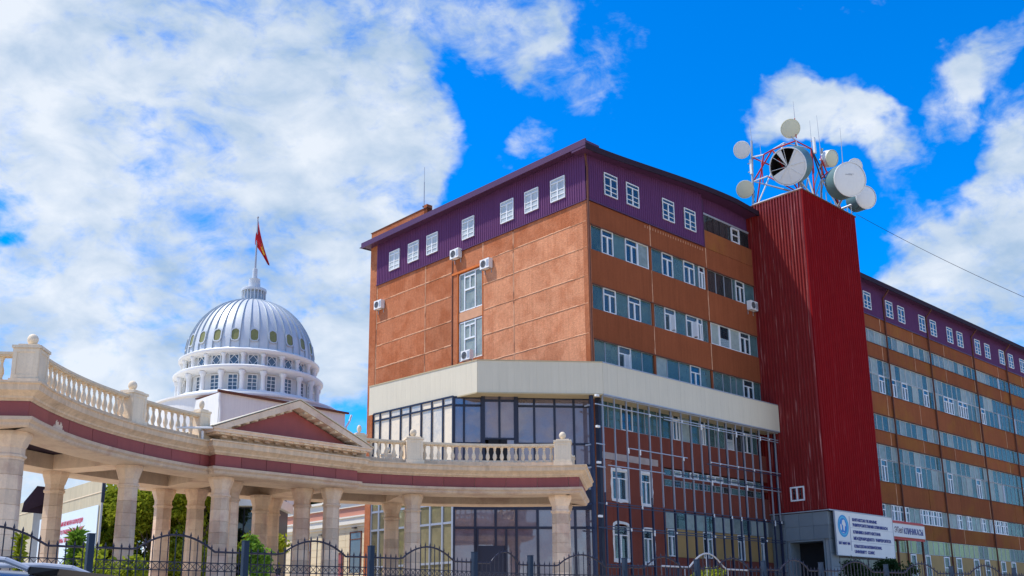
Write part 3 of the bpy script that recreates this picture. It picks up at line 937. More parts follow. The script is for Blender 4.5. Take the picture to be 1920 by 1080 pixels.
# ------------------------------------------------------------------ red tower
T0, T1, TV = 18.1, 25.7, -4.4
m = MB(); corr_L(m, TV, 0.4, 8.45, 31.15, T0 - .0, .235, .085)
part('left_cladding', m, 'red_sheet_left', tower)
m = MB(); corr_R(m, T0, T1, 8.4, 31.15, TV, .30, .04)
part('front_cladding', m, 'red_sheet', tower)
part('core', MB().box(T0 + .06, T1 - .06, TV + .06, 6, 8.4, 31.1).box(T1 - .06, T1, TV, 6, 8.4, 31.15), 'red_sheet', tower)
part('roof_cap', MB().box(T0 - .08, T1 + .05, TV - .08, 6.05, 31.15, 31.23), 'rust', tower)
part('corner_trim', MB().box(T0 - .06, T0 + .05, TV - .06, TV + .05, 8.4, 31.15), 'red_sheet', tower)
part('sill_flashing', MB().box(T0 - .12, T1 + .05, TV - .12, TV + .0, 8.33, 8.4).box(T0 - .12, T0 + .0, TV, 0, 8.33, 8.4), 'greysteel', tower)
w = part('window', MB().box(T0 - .12, T0 - .02, -2.80, -2.70, 9.2, 10.05).box(T0 - .12, T0 - .02, -1.82, -1.72, 9.2, 10.05).box(T0 - .12, T0 - .02, -2.8, -1.72, 9.12, 9.22).box(T0 - .12, T0 - .02, -2.8, -1.72, 10.0, 10.1).box(T0 - .12, T0 - .02, -2.3, -2.18, 9.2, 10.0), 'pvc', tower)
part('pane', MB().box(T0 - .07, T0 - .06, -2.72, -1.8, 9.2, 10.05), 'darkglass', w)
part('void', MB().box(T0 - .055, T0 - .052, -2.72, -1.8, 9.2, 10.05), 'black', w)
# grey stone base: slabs
SB = -4.3
for row in range(7):
    z0 = 2.0 + row * .9
    z1 = min(z0 + .885, 8.3)
    for k in range(4):
        y1 = -.05 - k * 1.06; y0 = y1 - 1.045
        if k >= 1 and k < 4 and z1 < 6.55 and -3.95 < y0 + .5 < -1.3: continue
        part('stone_slab', MB().box(T0 - .03, T0 + .1, y0, y1, z0, z1), 'greystone', tower)
    for k in range(7):
        x0 = T0 + .0 + k * 1.085
        part('stone_slab', MB().box(x0 + .01, x0 + 1.075, SB - .0, SB + .1, z0, z1), 'greystone', tower) if row > 3 or k == 0 else None
part('base_core', MB().box(T0 + .12, T1 - .1, SB + .12, 4, 6.45, 8.3).box(T0 + .12, T1, -1.2, 4, 2, 6.45).box(T0 + .12, T0 + .5, -4.18, -3.95, 2, 6.45), 'concrete', tower)
part('doorway', MB().box(T0 + 1.2, T0 + 1.3, -3.9, -1.3, 2, 6.4), 'black', tower)
part('door_jamb', MB().box(T0 - .05, T0 + 1.2, -1.36, -1.28, 2, 6.45).box(T0 - .05, T0 + 1.2, -3.95, -3.87, 2, 6.45).box(T0 - .05, T0 + 1.2, -3.95, -1.3, 6.38, 6.46), 'greystone', tower)
part('door_leaf', MB().box(T0 + .2, T0 + 1.1, -3.84, -3.78, 2, 6.35), 'ochre', tower, label='orange-brown door leaf standing open')
w = part('base_glazing', MB().box(T0 + 1.1, T1, SB, SB + .08, 5.3, 5.42).box(T0 + 1.1, T1, SB, SB + .08, 3.9, 4.0).box(*(T0 + 3, T0 + 3.1), SB, SB + .08, 2, 5.4).box(T0 + 5, T0 + 5.1, SB, SB + .08, 2, 5.4).box(T0 + 1.1, T0 + 1.2, SB, SB + .08, 2, 5.4), 'dark', tower)
for i in range(6):
    for z0, z1 in ((2.1, 3.88), (4.02, 5.28)):
        part('pane', MB().box(T0 + 1.22 + i * 1.05, T0 + 2.24 + i * 1.05, SB + .03, SB + .04, z0, z1), 'darkglass', w)
part('base_void', MB().box(T0 + 1.1, T1, SB + .5, SB + .6, 2, 5.5), 'darkroom', tower)

# --- main sign board
def text_mesh(body, size, mname, ext=.008, bold=0.0, fit=None):
    cu = bpy.data.curves.new('lettering', 'FONT')
    cu.body = body; cu.size = size; cu.extrude = ext; cu.offset = bold
    cu.align_x = 'LEFT'; cu.resolution_u = 2
    ob = bpy.data.objects.new('tmp_text', cu)
    col.objects.link(ob)
    dg = bpy.context.evaluated_depsgraph_get()
    me = bpy.data.meshes.new_from_object(ob.evaluated_get(dg))
    bpy.data.objects.remove(ob)
    if fit and len(me.vertices):
        w = max(v.co.x for v in me.vertices)
        s = fit / w
        for v in me.vertices: v.co.x *= s
    me.name = 'lettering'
    me.materials.clear(); me.materials.append(M[mname])
    return me


def lettering(parent, body, size, mname, loc, rot=(pi / 2, 0, 0), bold=0.012, fit=None):
    o = bpy.data.objects.new('lettering', text_mesh(body, size, mname, bold=bold, fit=fit))
    col.objects.link(o); o.parent = parent
    o.location = loc; o.rotation_euler = rot
    return o


sg = thing('clinic_sign', 'large white sign board with round blue globe emblem and three blue texts, by the tower', 'sign', uvz(18.4, -4.62, 5.43), AZ)
SW, SH = 8.0, 2.86
part('board', MB().box(0, SW, -.03, .05, 0, SH), 'signwhite', sg)
part('edge_trim', MB().box(-.04, SW + .04, -.05, .06, -.04, 0).box(-.04, SW + .04, -.05, .06, SH, SH + .04).box(-.04, 0, -.05, .06, 0, SH).box(SW, SW + .04, -.05, .06, 0, SH), 'greysteel', sg)
part('seam_line', MB().box(0, SW, -.034, -.029, .93, .95).box(1.95, SW, -.034, -.029, 1.86, 1.88), 'greysteel', sg)
part('divider_line', MB().box(1.86, 1.90, -.036, -.029, .32, 2.62), 'signblue', sg)
for body, x, z, s, fit in (('КЫРГЫЗСТАН ЭЛ АРАЛЫК', 2.25, 2.32, .27, 3.45), ('УНИВЕРСИТЕТИНИН КЛИНИКАСЫ', 2.25, 1.97, .27, 4.95), ('КЛИНИКА КЫРГЫЗСТАНА', 2.25, 1.50, .27, 3.85),
                           ('МЕЖДУНАРОДНОГО  УНИВЕРСИТЕТА', 2.25, 1.08, .27, 5.3), ('KYRGYZSTAN INTERNATIONAL', 2.25, .56, .27, 3.85), ('UNIVERSITY  CLINIC', 2.25, .20, .27, 2.75), ('EST MMT 001', .22, .70, .24, 1.5)):
    lettering(sg, body, s, 'signblue', (x, -.04, z), bold=.014, fit=fit)
em = part('emblem', MB().add([(1.0 + .72 * cos(2 * pi * i / 40), -.036, 1.92 + .74 * sin(2 * pi * i / 40)) for i in range(40)], [tuple(range(40))]), 'logo_cyan', sg)
part('emblem_ring', MB().add([(1.0 + r * cos(2 * pi * i / 40), -.040, 1.92 + r * sin(2 * pi * i / 40)) for i in range(40) for r in (.64, .70)], [(2 * i, 2 * i + 1, (2 * i + 3) % 80, (2 * i + 2) % 80) for i in range(40)]), 'logo_blue', em)
part('emblem_globe', MB().add([(1.0 + .52 * cos(2 * pi * i / 40), -.040, 1.92 + .53 * sin(2 * pi * i / 40)) for i in range(40)], [tuple(range(40))]), 'logo_blue', em)
land = MB()
for pts in ([(.9, 2.3), (1.15, 2.35), (1.3, 2.1), (1.32, 1.9), (1.2, 1.95), (1.1, 1.6), (1.0, 1.62), (.95, 1.95), (.82, 2.05)], [(.6, 2.05), (.75, 2.0), (.78, 1.75), (.7, 1.6), (.6, 1.7)], [(.72, 1.48), (1.1, 1.44), (1.0, 1.50)]):
    land.add([(x, -.044, z) for x, z in pts], [tuple(range(len(pts)))])
part('emblem_land', land, 'signwhite', em)

# clinic entrance canopy right of the sign
cp = thing('entrance_canopy', 'small dark red entrance canopy with a white name board right of the big sign', 'canopy', uvz(0, 0, 0), AZ)
part('beam', MB().box(26.6, 34.98, -3.0, -2.86, 8.3, 8.5).box(26.6, 34.98, -3.0, -2.86, 7.1, 7.28).box(26.6, 34.95, -2.85, -.1, 7.3, 7.42), 'redpaint', cp)
for u in (30.5, 34.7):
    part('post', MB().box(u - .07, u + .07, -2.98, -2.84, 2, 7.1), 'rust', cp)
b = part('name_board', MB().box(26.6, 34.95, -3.08, -3.01, 7.3, 8.28), 'signwhite', cp)
part('board_edge', MB().box(26.55, 34.99, -3.1, -3.0, 7.26, 7.30).box(26.55, 34.99, -3.1, -3.0, 8.28, 8.32), 'pink', b)
lettering(b, 'ЭТегі', .62, 'purple_dark', (29.9, -3.09, 7.58), fit=1.35, bold=.004)
lettering(b, 'КЛИНИКАСЫ', .62, 'signblue', (31.4, -3.09, 7.55), fit=3.2, bold=.012)
w = part('porch_glazing', MB().box(26.3, 34.7, -.62, -.54, 6.95, 7.05).box(26.3, 34.7, -.62, -.54, 5.0, 5.1), 'dark', cp)
for i in range(7):
    a = 26.4 + i * 1.19
    part('mullion', MB().box(a - .05, a + .01, -.64, -.52, 2, 7.0), 'dark', cp)
    for z0, z1 in ((2.1, 4.98), (5.12, 6.93)): part('pane', MB().box(a + .02, a + 1.13, -.58, -.57, z0, z1), 'glass_green', w)
part('back_wall', MB().box(26.3, 34.7, -.1, -.02, 2, 7.0), 'creamwhite', cp)

# ------------------------------------------------------------------ office wing
WU0, WU1 = 25.72, 112
m = MB(); corr_R(m, WU0, WU1, 26.45, 29.2, -.03, .2, .04)
part('attic_cladding', m, 'purple', wing)
for a, b in ((36.8, 0), (38.5, 0), (40.75, 0), (44.85, 0), (47.15, 0), (50.7, 0), (53.0, 0), (57.1, 0), (59.5, 0), (63.2, 0), (65.6, 0), (68.7, 0), (71.1, 0), (75, 0), (77.3, 0)):
    if a == 36.8: a = 34.55
    attic_window(wing, (a, -.08, 26.88), 0, rng.random() < .4)
attic_window(wing, (28.6, -.08, 26.88), 0, False); attic_window(wing, (31.4, -.08, 26.88), 0, False)
part('eave', MB().box(WU0, WU1, -.7, .4, 29.2, 29.32), 'purple_dark', wing)
part('fascia', MB().box(WU0, WU1, -.78, -.70, 29.06, 29.48), 'roof', wing)
part('roof', MB().add([(WU0, -.78, 29.48), (WU1, -.78, 29.48), (WU1, 9, 31.4), (WU0, 9, 31.4), (WU1, 18, 29.5), (WU0, 18, 29.5)], [(0, 1, 2, 3), (3, 2, 4, 5)]), 'roof', wing)
part('cladding_flashing', MB().box(WU0, WU1, -.1, -.03, 26.38, 26.45), 'purple_dark', wing)
bays = [25.72, 31.0, 37.25, 43.35, 49.72, 56.2, 62.5, 68.8, 75.1, 81.4, 87.7, 94, 100.3, 106.6, 112]
solid = [(25.22, 26.4), (22.70, 23.98), (17.84, 19.70), (15.32, 16.48), (10.39, 12.16), (7.77, 9.05), (2, 3.4)]
for z0, z1 in solid:
    for a, b in zip(bays[:-1], bays[1:]):
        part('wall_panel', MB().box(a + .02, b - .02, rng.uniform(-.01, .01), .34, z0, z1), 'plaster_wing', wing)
sm = MB()
for z0, z1 in solid[:6]:
    for u in bays[1:9]:
        if rng.random() < .8: seam((u, -.01, z0), (u, -.01, z1), .06 if u < 40 else .035, OUTR)
part('joint_filler', sm, 'joint', wing, kind='stuff')
m = MB()
for z in (26.42, 25.2, 22.68, 17.82, 15.30, 10.37, 7.75): pass
for z in (25.2, 22.68, 17.82, 15.3, 12.16, 10.37): m.box(WU0, WU1, -.05, .0, z - .0, z + .05)
for z in (23.98, 19.70, 16.48): m.box(WU0, WU1, -.06, .0, z - .04, z)
part('window_drip', m, 'rust', wing)
NP = [0]
far_fr, far_pn = MB(), MB()
fcache = {}


def wpane(a, b, z0, z1, typ, y=.10):
    if a > 60:
        t = .03
        far_fr.box(a, a + t, y - .03, y + .04, z0, z1).box(a + t, b, y - .03, y + .04, z1 - t, z1).box(a + t, b, y - .03, y + .04, z0, z0 + t)
        if typ in 'wo': far_fr.box(a + t, a + .42, y - .05, y + .05, z0, z1)
        far_pn.box(a + t, b, y, y + .01, z0 + t, z1 - t)
        return
    h, w = round(z1 - z0, 2), round(b - a, 2)
    key = (h, w, typ)
    if key not in fcache:
        fr = MB()
        thin = typ in 'gclkn'
        t = .03 if thin else .07
        yo = -.03 if thin else -.07
        fr.box(0, t, yo, .05, 0, h).box(w - t, w, yo, .05, 0, h).box(t, w - t, yo, .05, 0, t).box(t, w - t, yo, .05, h - t, h)
        if typ in 'wo':
            fr.box(t, w - t, yo, .05, h * .70, h * .70 + .06).box(w * .42, w * .42 + .14, yo, .05, t, h * .70)
        if typ == 'W':
            fr.box(t, w - t, yo, .05, h * .60, h * .60 + .08).box(w * .3, w * .3 + .2, yo, .05, t, h - t)
        P = 'glass_green' if typ == 'n' else 'glass_milky' if typ in 'lck' else 'glass_clear' if typ in 'woW' else 'glass'
        pn = MB().box(t, w - t, 0, .01, t, h - t)
        fcache[key] = (fr.mesh('window', 'paleframe' if thin else 'pvc'), pn.mesh('pane', P), wavy(0, w, 0, h, .18, .05, .2).mesh('curtain', 'curtain' if typ in 'clwW' else 'fabric_teal'))
    fr, pn, cu = fcache[key]
    f = link('window', fr, wing, (a, y, z0))
    link('pane', pn, f)
    NP[0] += 1
    if typ in 'clW' or (typ in 'wgk' and rng.random() < .55): link('curtain', cu, f)


def wrow(z0, z1, types, u0=25.8, u1=111.9, wd=1.04):
    u = u0; i = 0
    k = int((u1 - u0) / wd)
    for i in range(k):
        wpane(round(u0 + i * wd, 3), round(u0 + (i + 1) * wd - .03, 3), z0, z1, types(i))


r_ = random.Random(11)
wrow(24.0, 25.18, lambda i: r_.choice('ggkclwglcl'))
wrow(21.33, 22.66, lambda i: r_.choice('ggkkglclg'))
wrow(19.74, 21.29, lambda i: 'w' if i % 4 == 2 or r_.random() < .12 else r_.choice('gglkcg'))
wrow(16.52, 17.80, lambda i: r_.choice('ggkglcgg'))
wrow(14.08, 15.28, lambda i: r_.choice('gkcggl'))
wrow(12.2, 14.02, lambda i: 'w' if i % 6 == 3 else r_.choice('ggkclg'))
wrow(9.07, 10.35, lambda i: r_.choice('WWlWWl'))
wrow(6.55, 7.74, lambda i: r_.choice('nnnnng'), u0=35.0)
part('far_window_frames', far_fr, 'greysteel', wing, kind='stuff')
part('far_window_panes', far_pn, 'glass', wing, kind='stuff')
part('far_curtains', wavy(60, 112, 24, 25.2, .35, .1, .5).add(*[wavy(60, 112, 19.7, 22.7, .35, .1, .5).__dict__[k] for k in ('v', 'f')]).add(*[wavy(60, 112, 12.2, 17.8, .35, .1, .5).__dict__[k] for k in ('v', 'f')]).add(*[wavy(60, 112, 6.6, 10.4, .35, .1, .5).__dict__[k] for k in ('v', 'f')]), 'fabric_teal', wing, kind='stuff')
# ground storey: ochre panels between slender windows
wins = [(38.62, 39.62), (41.3, 42.27), (44.87, 45.97), (47.33, 48.45), (51.06, 52.19), (53.5, 54.57), (57.2, 58.3), (59.7, 60.8), (63.4, 64.5), (65.9, 67.0), (69.6, 70.7)]
last = 35.0
for a, b in wins:
    part('wall_panel', MB().box(last + .01, a - .01, .0, .34, 3.42, 6.52), 'ochre', wing)
    f = part('window', MB().box(a, a + .1, -.05, .1, 3.45, 6.48).box(b - .1, b, -.05, .1, 3.45, 6.48).box(a + .1, b - .1, -.05, .1, 6.38, 6.48).box(a + .1, b - .1, -.05, .1, 5.5, 5.58).box(a + .1, b - .1, -.05, .1, 3.45, 3.55), 'pvc', wing)
    part('pane', MB().box(a + .1, b - .1, .02, .03, 3.55, 6.38), 'glass', f)
    last = b
part('wall_panel', MB().box(last + .01, 112, .0, .34, 3.42, 6.52), 'ochre', wing)
part('floor_slab', MB().box(WU0, WU1, .34, 2.4, 25.3, 26.3).box(WU0, WU1, .34, 2.4, 22.8, 23.9).box(WU0, WU1, .34, 2.4, 17.9, 19.6).box(WU0, WU1, .34, 2.4, 15.4, 16.4).box(WU0, WU1, .34, 2.4, 10.5, 12.1).box(WU0, WU1, .34, 2.4, 7.8, 8.9), 'darkroom', wing)
part('inner_wall', MB().box(WU0, WU1, 2.4, 2.6, 2, 29), 'darkroom', wing)
part('rear_wall', MB().box(WU0, WU1, 17.3, 17.6, 2, 29.4).box(WU1 - .3, WU1, 0, 17.6, 2, 29.4), 'plaster_wing', wing)
for u in (38.05, 46.42, 56.36, 64.7, 73.0, 81.5, 90):
    part('downpipe', MB().path([(u, -.68, 29.1), (u, -.62, 28.95), (u, -.12, 28.4), (u, -.12, 2.2)], .075, 8), 'rust', wing)

# ------------------------------------------------------------------ entrance hall: glazing under the canopy
GC = Vector((-6.35, 4.98)); GE = Vector((.4184, -.196)); GL = Vector((-6.78, 12.15)); GQ = Vector((-6.8, 12.72))
DF = (GE - GC).normalized()


def hexwall(m, p, d, n, s0, s1, z0, z1, o0, o1):
    """a slab along a wall line: from s0 to s1 along d, offsets o0..o1 along outward n"""
    a = p + d * s0 + n * o1; b = p + d * s1 + n * o1; c = p + d * s1 + n * o0; e = p + d * s0 + n * o0
    m.hexa([(a.x, a.y, z0), (b.x, b.y, z0), (c.x, c.y, z0), (e.x, e.y, z0)], [(a.x, a.y, z1), (b.x, b.y, z1), (c.x, c.y, z1), (e.x, e.y, z1)])
    return m


def glaz(p, d, n, xs, zs, gl, fr, t=.06, skip=(), proud=0.0, parent=hall, th=None):
    for i, s in enumerate(xs):
        tt = th[i] if th else t
        part('mullion', hexwall(MB(), p, d, n, s - tt, s + tt, zs[0], zs[-1], -.05 + proud, .07 + proud), fr, parent)
    for j, z in enumerate(zs):
        part('transom', hexwall(MB(), p, d, n, xs[0], xs[-1], z - t, z + t, -.04 + proud, .06 + proud), fr, parent)
    for i in range(len(xs) - 1):
        for j in range(len(zs) - 1):
            if (i, j) in skip: continue
            mm = gl[j] if isinstance(gl, (list, tuple)) else gl
            part('pane', hexwall(MB(), p, d, n, xs[i] + t, xs[i + 1] - t, zs[j] + t, zs[j + 1] - t, -.01 + proud, .0 + proud), mm, parent)


nF = Vector((DF.y, -DF.x))
# facing side; s measured from GC (+.43 from survey)
o = .43
xsF = [.05, .18 + o, .79 + o + .35, 1.27 + o]
zsU = [8.6, 10.05, 11.29, 13.5, 13.97]
glaz(GC, DF, nF, [.05, .18 + o, 1.2 + o], zsU, 'mirror', 'dark')
glaz(GC, DF, nF, [1.26 + o, 2.19 + o, 3.12 + o], [8.6, 11.5, 13.72, 14.22], 'mirror', 'dark', skip=((0, 0),), proud=.35, th=[.1, .06, .1])
part('black_doorway', hexwall(MB(), GC, DF, nF, 1.56 + o, 2.62 + o, 8.6, 11.47, .3, .42), 'black', hall)
part('bay_cheek', hexwall(MB(), GC, DF, nF, 1.14 + o, 1.2 + o, 8.6, 14.2, 0, .4).add(*[hexwall(MB(), GC, DF, nF, 3.2 + o, 3.26 + o, 8.6, 14.2, 0, .4).__dict__[k] for k in ('v', 'f')]), 'dark', hall)
glaz(GC, DF, nF, [3.26 + o, 4.24 + o, 5.43 + o, 6.56 + o, 7.52 + o], zsU, 'mirror', 'dark')
part('band', hexwall(MB(), GC, DF, nF, 0, 8.05, 7.6, 8.6, -.1, .05), 'dark', hall)
glaz(GC, DF, nF, [.05, .82 + o, 1.97 + o, 3.14 + o, 4.35 + o, 5.33 + o, 6.5 + o, 7.52 + o], [2.1, 6.5, 7.58], 'mirror', 'dark', t=.07)
part('lobby_door', hexwall(MB(), GC, DF, nF, .9 + o, 1.0 + o, 2.1, 6.4, .08, .2).add(*[hexwall(MB(), GC, DF, nF, a, b, z0, z1, .08, .2).__dict__[k] for a, b, z0, z1 in ((2.5 + o, 2.62 + o, 2.1, 6.4), (.9 + o, 2.62 + o, 5.5, 5.68)) for k in ('v', 'f')][:2]), 'dark', hall)
part('lobby_inset', hexwall(MB(), GC, DF, nF, 1.0 + o, 2.5 + o, 2.1, 5.5, .06, .1), 'dark', hall)
part('corner_post', MB().box(GE.x - .45, GE.x - .2, GE.y - .3, GE.y - .05, 2, 14.0), 'dark', hall)
# left side glazing
DL_ = (GC - GL).normalized(); nL_ = Vector((DL_.y, -DL_.x))
LEN = (GC - GL).length
xsL = [(s - .5) * LEN / 6.83 for s in (.5, 1.12, 2.03, 2.97, 3.79, 4.74, 5.62, 6.53, 7.33)]
glaz(GL, DL_, nL_, xsL, [8.9, 13.56, 14.02], 'mirror_pale', 'dark', t=.05)
glaz(GL, DL_, nL_, [(s - .5) * LEN / 6.83 for s in (.5, 1.2, 2.0, 2.85, 3.75, 4.7, 5.57, 6.55, 7.33)], [2.1, 4.6, 6.8, 7.9, 8.8], 'mirror_low', 'alu', t=.06)
part('pier', MB().box(-6.9, -6.3, 12.17, 12.72, 2, 13.98), 'plaster', hall)
part('side_wall', MB().box(-6.8, 0.0, 12.4, 12.7, 2, 13.98), 'plaster', hall)
core = MB().prism([(-5.9, 12.3), (-5.7, 5.3), (.5, .6), (.3, 12.3)], 2, 13.9)
part('inner_core', core, 'darkroom', hall)
# canopy
CP = [Vector((-6.75, 12.72)), Vector((-6.05, 3.24)), Vector((-.31, -1.15)), Vector((18.0, -1.22))]
m = MB()
CT, CB = 15.9, 14.0
thick = []
inner = [Vector((-6.0, 12.72)), Vector((-5.4, 3.6)), Vector((-.1, -.45)), Vector((18.0, -.45))]
for k in range(3):
    p, q = CP[k], CP[k + 1]
    d = (q - p).normalized(); n = Vector((d.y, -d.x)); L = (q - p).length
    a, b = inner[k], inner[k + 1]
    core = MB().hexa([(p.x, p.y, CB), (q.x, q.y, CB), (b.x, b.y, CB), (a.x, a.y, CB)], [(p.x, p.y, CT), (q.x, q.y, CT), (b.x, b.y, CT), (a.x, a.y, CT)])
    part('canopy_core', core, 'canopy', hall)
    # vertical cladding strips on the face, slightly uneven
    cnt = int(L / .42)
    for i in range(cnt):
        s0, s1 = L * i / cnt, L * (i + 1) / cnt
        off = rng.uniform(.020, .023)
        mm = hexwall(MB(), p, d, n, s0 + .0015, s1 - .0015, CB + .03, CT - .03, .004, off)
        part('canopy_strip', mm, 'canopy', hall)
    part('canopy_trim', hexwall(hexwall(MB(), p, d, n, 0, L, CT - .03, CT + .03, -.1, .05), p, d, n, 0, L, CB - .04, CB + .03, -.1, .05), 'alu' if k == 2 else 'soffit', hall)
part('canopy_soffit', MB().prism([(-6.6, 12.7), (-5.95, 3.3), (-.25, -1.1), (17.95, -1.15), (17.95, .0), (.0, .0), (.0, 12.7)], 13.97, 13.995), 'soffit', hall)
part('canopy_end', MB().box(17.96, 18.04, -1.25, .0, 13.97, 15.93), 'canopy', hall)
part('hall_roof', MB().prism([(-6.0, 12.7), (-5.4, 3.6), (-.1, -.45), (.0, -.4), (.0, 12.7)], 14.2, 14.3), 'roof', hall)

# steel subframe for a curtain wall, in front of the old facade
sf = thing('curtain_wall_frame', 'unfinished aluminium and dark steel facade frame standing before the lower office wall', 'facade frame', UV0, AZ)
FV = -1.0
ups = [-0.23, 0.78, 1.86, 2.92, 3.95, 5.0, 6.07, 7.09, 8.08, 9.09, 9.96, 10.96, 11.9, 12.96, 13.83, 14.81, 15.76, 16.9, 17.71]
for i, u in enumerate(ups):
    zl = 7.85 if u > 5.5 else rng.choice((7.9, 9.0, 8.4))
    part('mullion', MB().box(u - .02, u + .02, FV - .05, FV + .05, zl, 13.95), 'alu', sf, label='bare aluminium upright')
    part('lower_mullion', MB().box(u + .02, u + .09, FV - .02, FV + .07, 2, zl - .005 if u > 5.5 else 7.8), 'steelblue', sf)
    if i % 2 == 0:
        part('rear_upright', MB().box(u + .3, u + .37, FV + .25, FV + .33, 2, 13.95), 'steelblue', sf)
    for z in (13.4, 11.1, 9.9, 7.8, 6.45):
        if rng.random() < .3: part('clip', MB().box(u - .045, u + .045, FV - .1, FV - .05, z - .05 - rng.uniform(0, .3), z + .03), 'white', sf)
for z, a, b, mm in ((13.93, -.3, 18, 'alu'), (13.38, -.3, 5.2, 'alu'), (13.43, 5.3, 18, 'alu'), (13.28, 5.3, 18, 'alu'), (11.12, 2.0, 7.5, 'alu'), (11.1, 10, 18, 'alu'), (10.95, 9.5, 18, 'steelblue'), (9.95, 0.0, 5.2, 'alu'), (9.84, 6.2, 17.9, 'alu'), (10.02, 6.2, 17.9, 'steelblue'), (7.8, -.3, 18, 'steelblue'), (7.65, -.3, 18, 'steelblue'), (6.5, -.3, 18, 'steelblue'), (6.36, -.3, 18, 'steelblue'), (4.4, -.3, 18, 'steelblue')):
    part('rail', MB().box(a, b, FV - .09, FV - .055, z - .026, z + .026), mm, sf)
for u in (-.75,):
    part('post', MB().box(u - .09, u + .09, FV + .3, FV + .48, 2, 13.95), 'steelblue', sf)
for z in (13.38, 11.1, 9.8, 7.75, 6.4):
    part('return_rail', MB().box(-.9, -.83, FV + .4, -.2, z - .04, z + .04).box(-.9, -.2, FV - .08, FV - .02, z - .03, z + .03), 'alu' if z > 9 else 'steelblue', sf)
for z in (13.8, 12.0, 9.95, 6.95):
    part('clamp', MB().box(-.95, -.7, FV - .2, FV - .05, z, z + .12), 'white', sf)

# ------------------------------------------------------------------ colonnade
CO = Vector((-8.65, 37.81, -.2))
CAZ = atan2(.704, .711)
pav = thing('colonnade', 'curved travertine colonnade with a pediment, maroon frieze and balustrade', 'colonnade', CO, CAZ)
CY = -13.65
RI, RO = 14.1, 18.85
TH = rad(52.2)
GRD = 2.0


def arc(r, a0, a1, n): return [(r * sin(a0 + (a1 - a0) * i / n), CY + r * cos(a0 + (a1 - a0) * i / n)) for i in range(n + 1)]


ti = math.asin(3.1 / RI); to = math.asin(3.1 / RO)
outline = arc(RI, -TH, -ti, 22) + [(-3.1, -.32), (3.1, -.32)] + arc(RI, ti, TH, 22) + arc(RO, TH, to, 24) + [(3.1, 5.65), (-3.1, 5.65)] + arc(RO, -to, -TH, 24)


def pol(r, th): return (r * sin(th), CY + r * cos(th))


def offset(poly, d):
    n = len(poly); out = []
    for i in range(n):
        p0, p1, p2 = Vector(poly[i - 1]), Vector(poly[i]), Vector(poly[(i + 1) % n])
        d1 = (p1 - p0).normalized(); d2 = (p2 - p1).normalized()
        n1 = Vector((d1.y, -d1.x)); n2 = Vector((d2.y, -d2.x))
        b = (n1 + n2)
        b = b / max(.35, (1 + n1.dot(n2)))
        out.append(tuple(p1 + b * d))
    return out


def sweep(prof, name, m, closed_prof=False, parent=pav, smooth=False):
    n = len(outline); vs = []; fs = []
    for o_, z in prof: vs += [(x, y, z) for x, y in offset(outline, o_)]
    k = len(prof)
    for j in range(k if closed_prof else k - 1):
        j2 = (j + 1) % k
        for i in range(n):
            i2 = (i + 1) % n
            fs.append((j * n + i, j * n + i2, j2 * n + i2, j2 * n + i))
    return part(name, MB().add(vs, fs), m, parent, smooth=smooth)


Z0 = 6.8
sweep([(-1.1, 7.3), (-1.1, Z0), (-.02, Z0), (.0, Z0), (.05, Z0 + .05), (.06, Z0 + .12), (.14, Z0 + .18), (.15, Z0 + .27), (-.05, Z0 + .272), (-.05, 7.3)], 'architrave', 'stone', True)
sweep([(-.9, 7.08), (-.06, 7.08), (-.06, 7.51), (-.9, 7.51)], 'frieze_core', 'stone_worn', True)
sweep([(-.9, 7.512), (.02, 7.512), (.04, 7.54), (.10, 7.58), (.11, 7.63), (.20, 7.70), (.30, 7.76), (.31, 7.92), (.36, 7.94), (.36, 7.985), (.30, 7.99), (-.9, 7.99)], 'cornice', 'stone_worn', True)
# maroon frieze slabs
bare = False
ex = offset(outline, 0.0)
segs = []
n = len(ex)
acc_pts = []
# walk the outline, cut slabs about 1 m long
cur = [ex[0]]
L = 0
for i in range(n):
    p, q = Vector(ex[i]), Vector(ex[(i + 1) % n])
    dl = (q - p).length
    corner = False
    pp, nx = Vector(ex[i]), Vector(ex[(i + 2) % n])
    ang = (q - p).angle(nx - q) if (nx - q).length > 1e-6 else 0
    cur.append(tuple(q)); L += dl
    if L > .95 or ang > .3 or i == n - 1:
        segs.append(cur); cur = [tuple(q)]; L = 0
allseg = []
for s in segs:
    tot = sum((Vector(b) - Vector(a)).length for a, b in zip(s[:-1], s[1:]))
    if len(s) == 2 and tot > 1.6:
        k = round(tot / 1.03)
        for i in range(k): allseg.append([tuple(Vector(s[0]).lerp(Vector(s[1]), i / k)), tuple(Vector(s[0]).lerp(Vector(s[1]), (i + 1) / k))])
    elif tot > .02: allseg.append(s)
for si, s in enumerate(allseg):
    vs = []
    pts = [Vector(p) for p in s]
    # small joint gap
    pts[0] = pts[0].lerp(pts[1], .008 / max(.02, (pts[1] - pts[0]).length)); pts[-1] = pts[-1].lerp(pts[-2], .008 / max(.02, (pts[-2] - pts[-1]).length))
    inn = []; out = []
    ofs = rng.uniform(-.004, .004)
    for i, p in enumerate(pts):
        a = pts[max(0, i - 1)]; b = pts[min(len(pts) - 1, i + 1)]
        d = (b - a).normalized(); nrm = Vector((d.y, -d.x))
        inn.append(p - nrm * .055); out.append(p + nrm * (.0 + ofs))
    mb = MB()
    k = len(pts)
    for i in range(k - 1):
        mb.hexa([(*out[i], 7.085), (*out[i + 1], 7.085), (*inn[i + 1], 7.085), (*inn[i], 7.085)], [(*out[i], 7.505), (*out[i + 1], 7.505), (*inn[i + 1], 7.505), (*inn[i], 7.505)])
    mid = pts[len(pts) // 2]
    th = atan2(mid.x, mid.y - CY)
    part('frieze_slab', mb, 'maroon', pav)
pm = MB()
rp = random.Random(5)
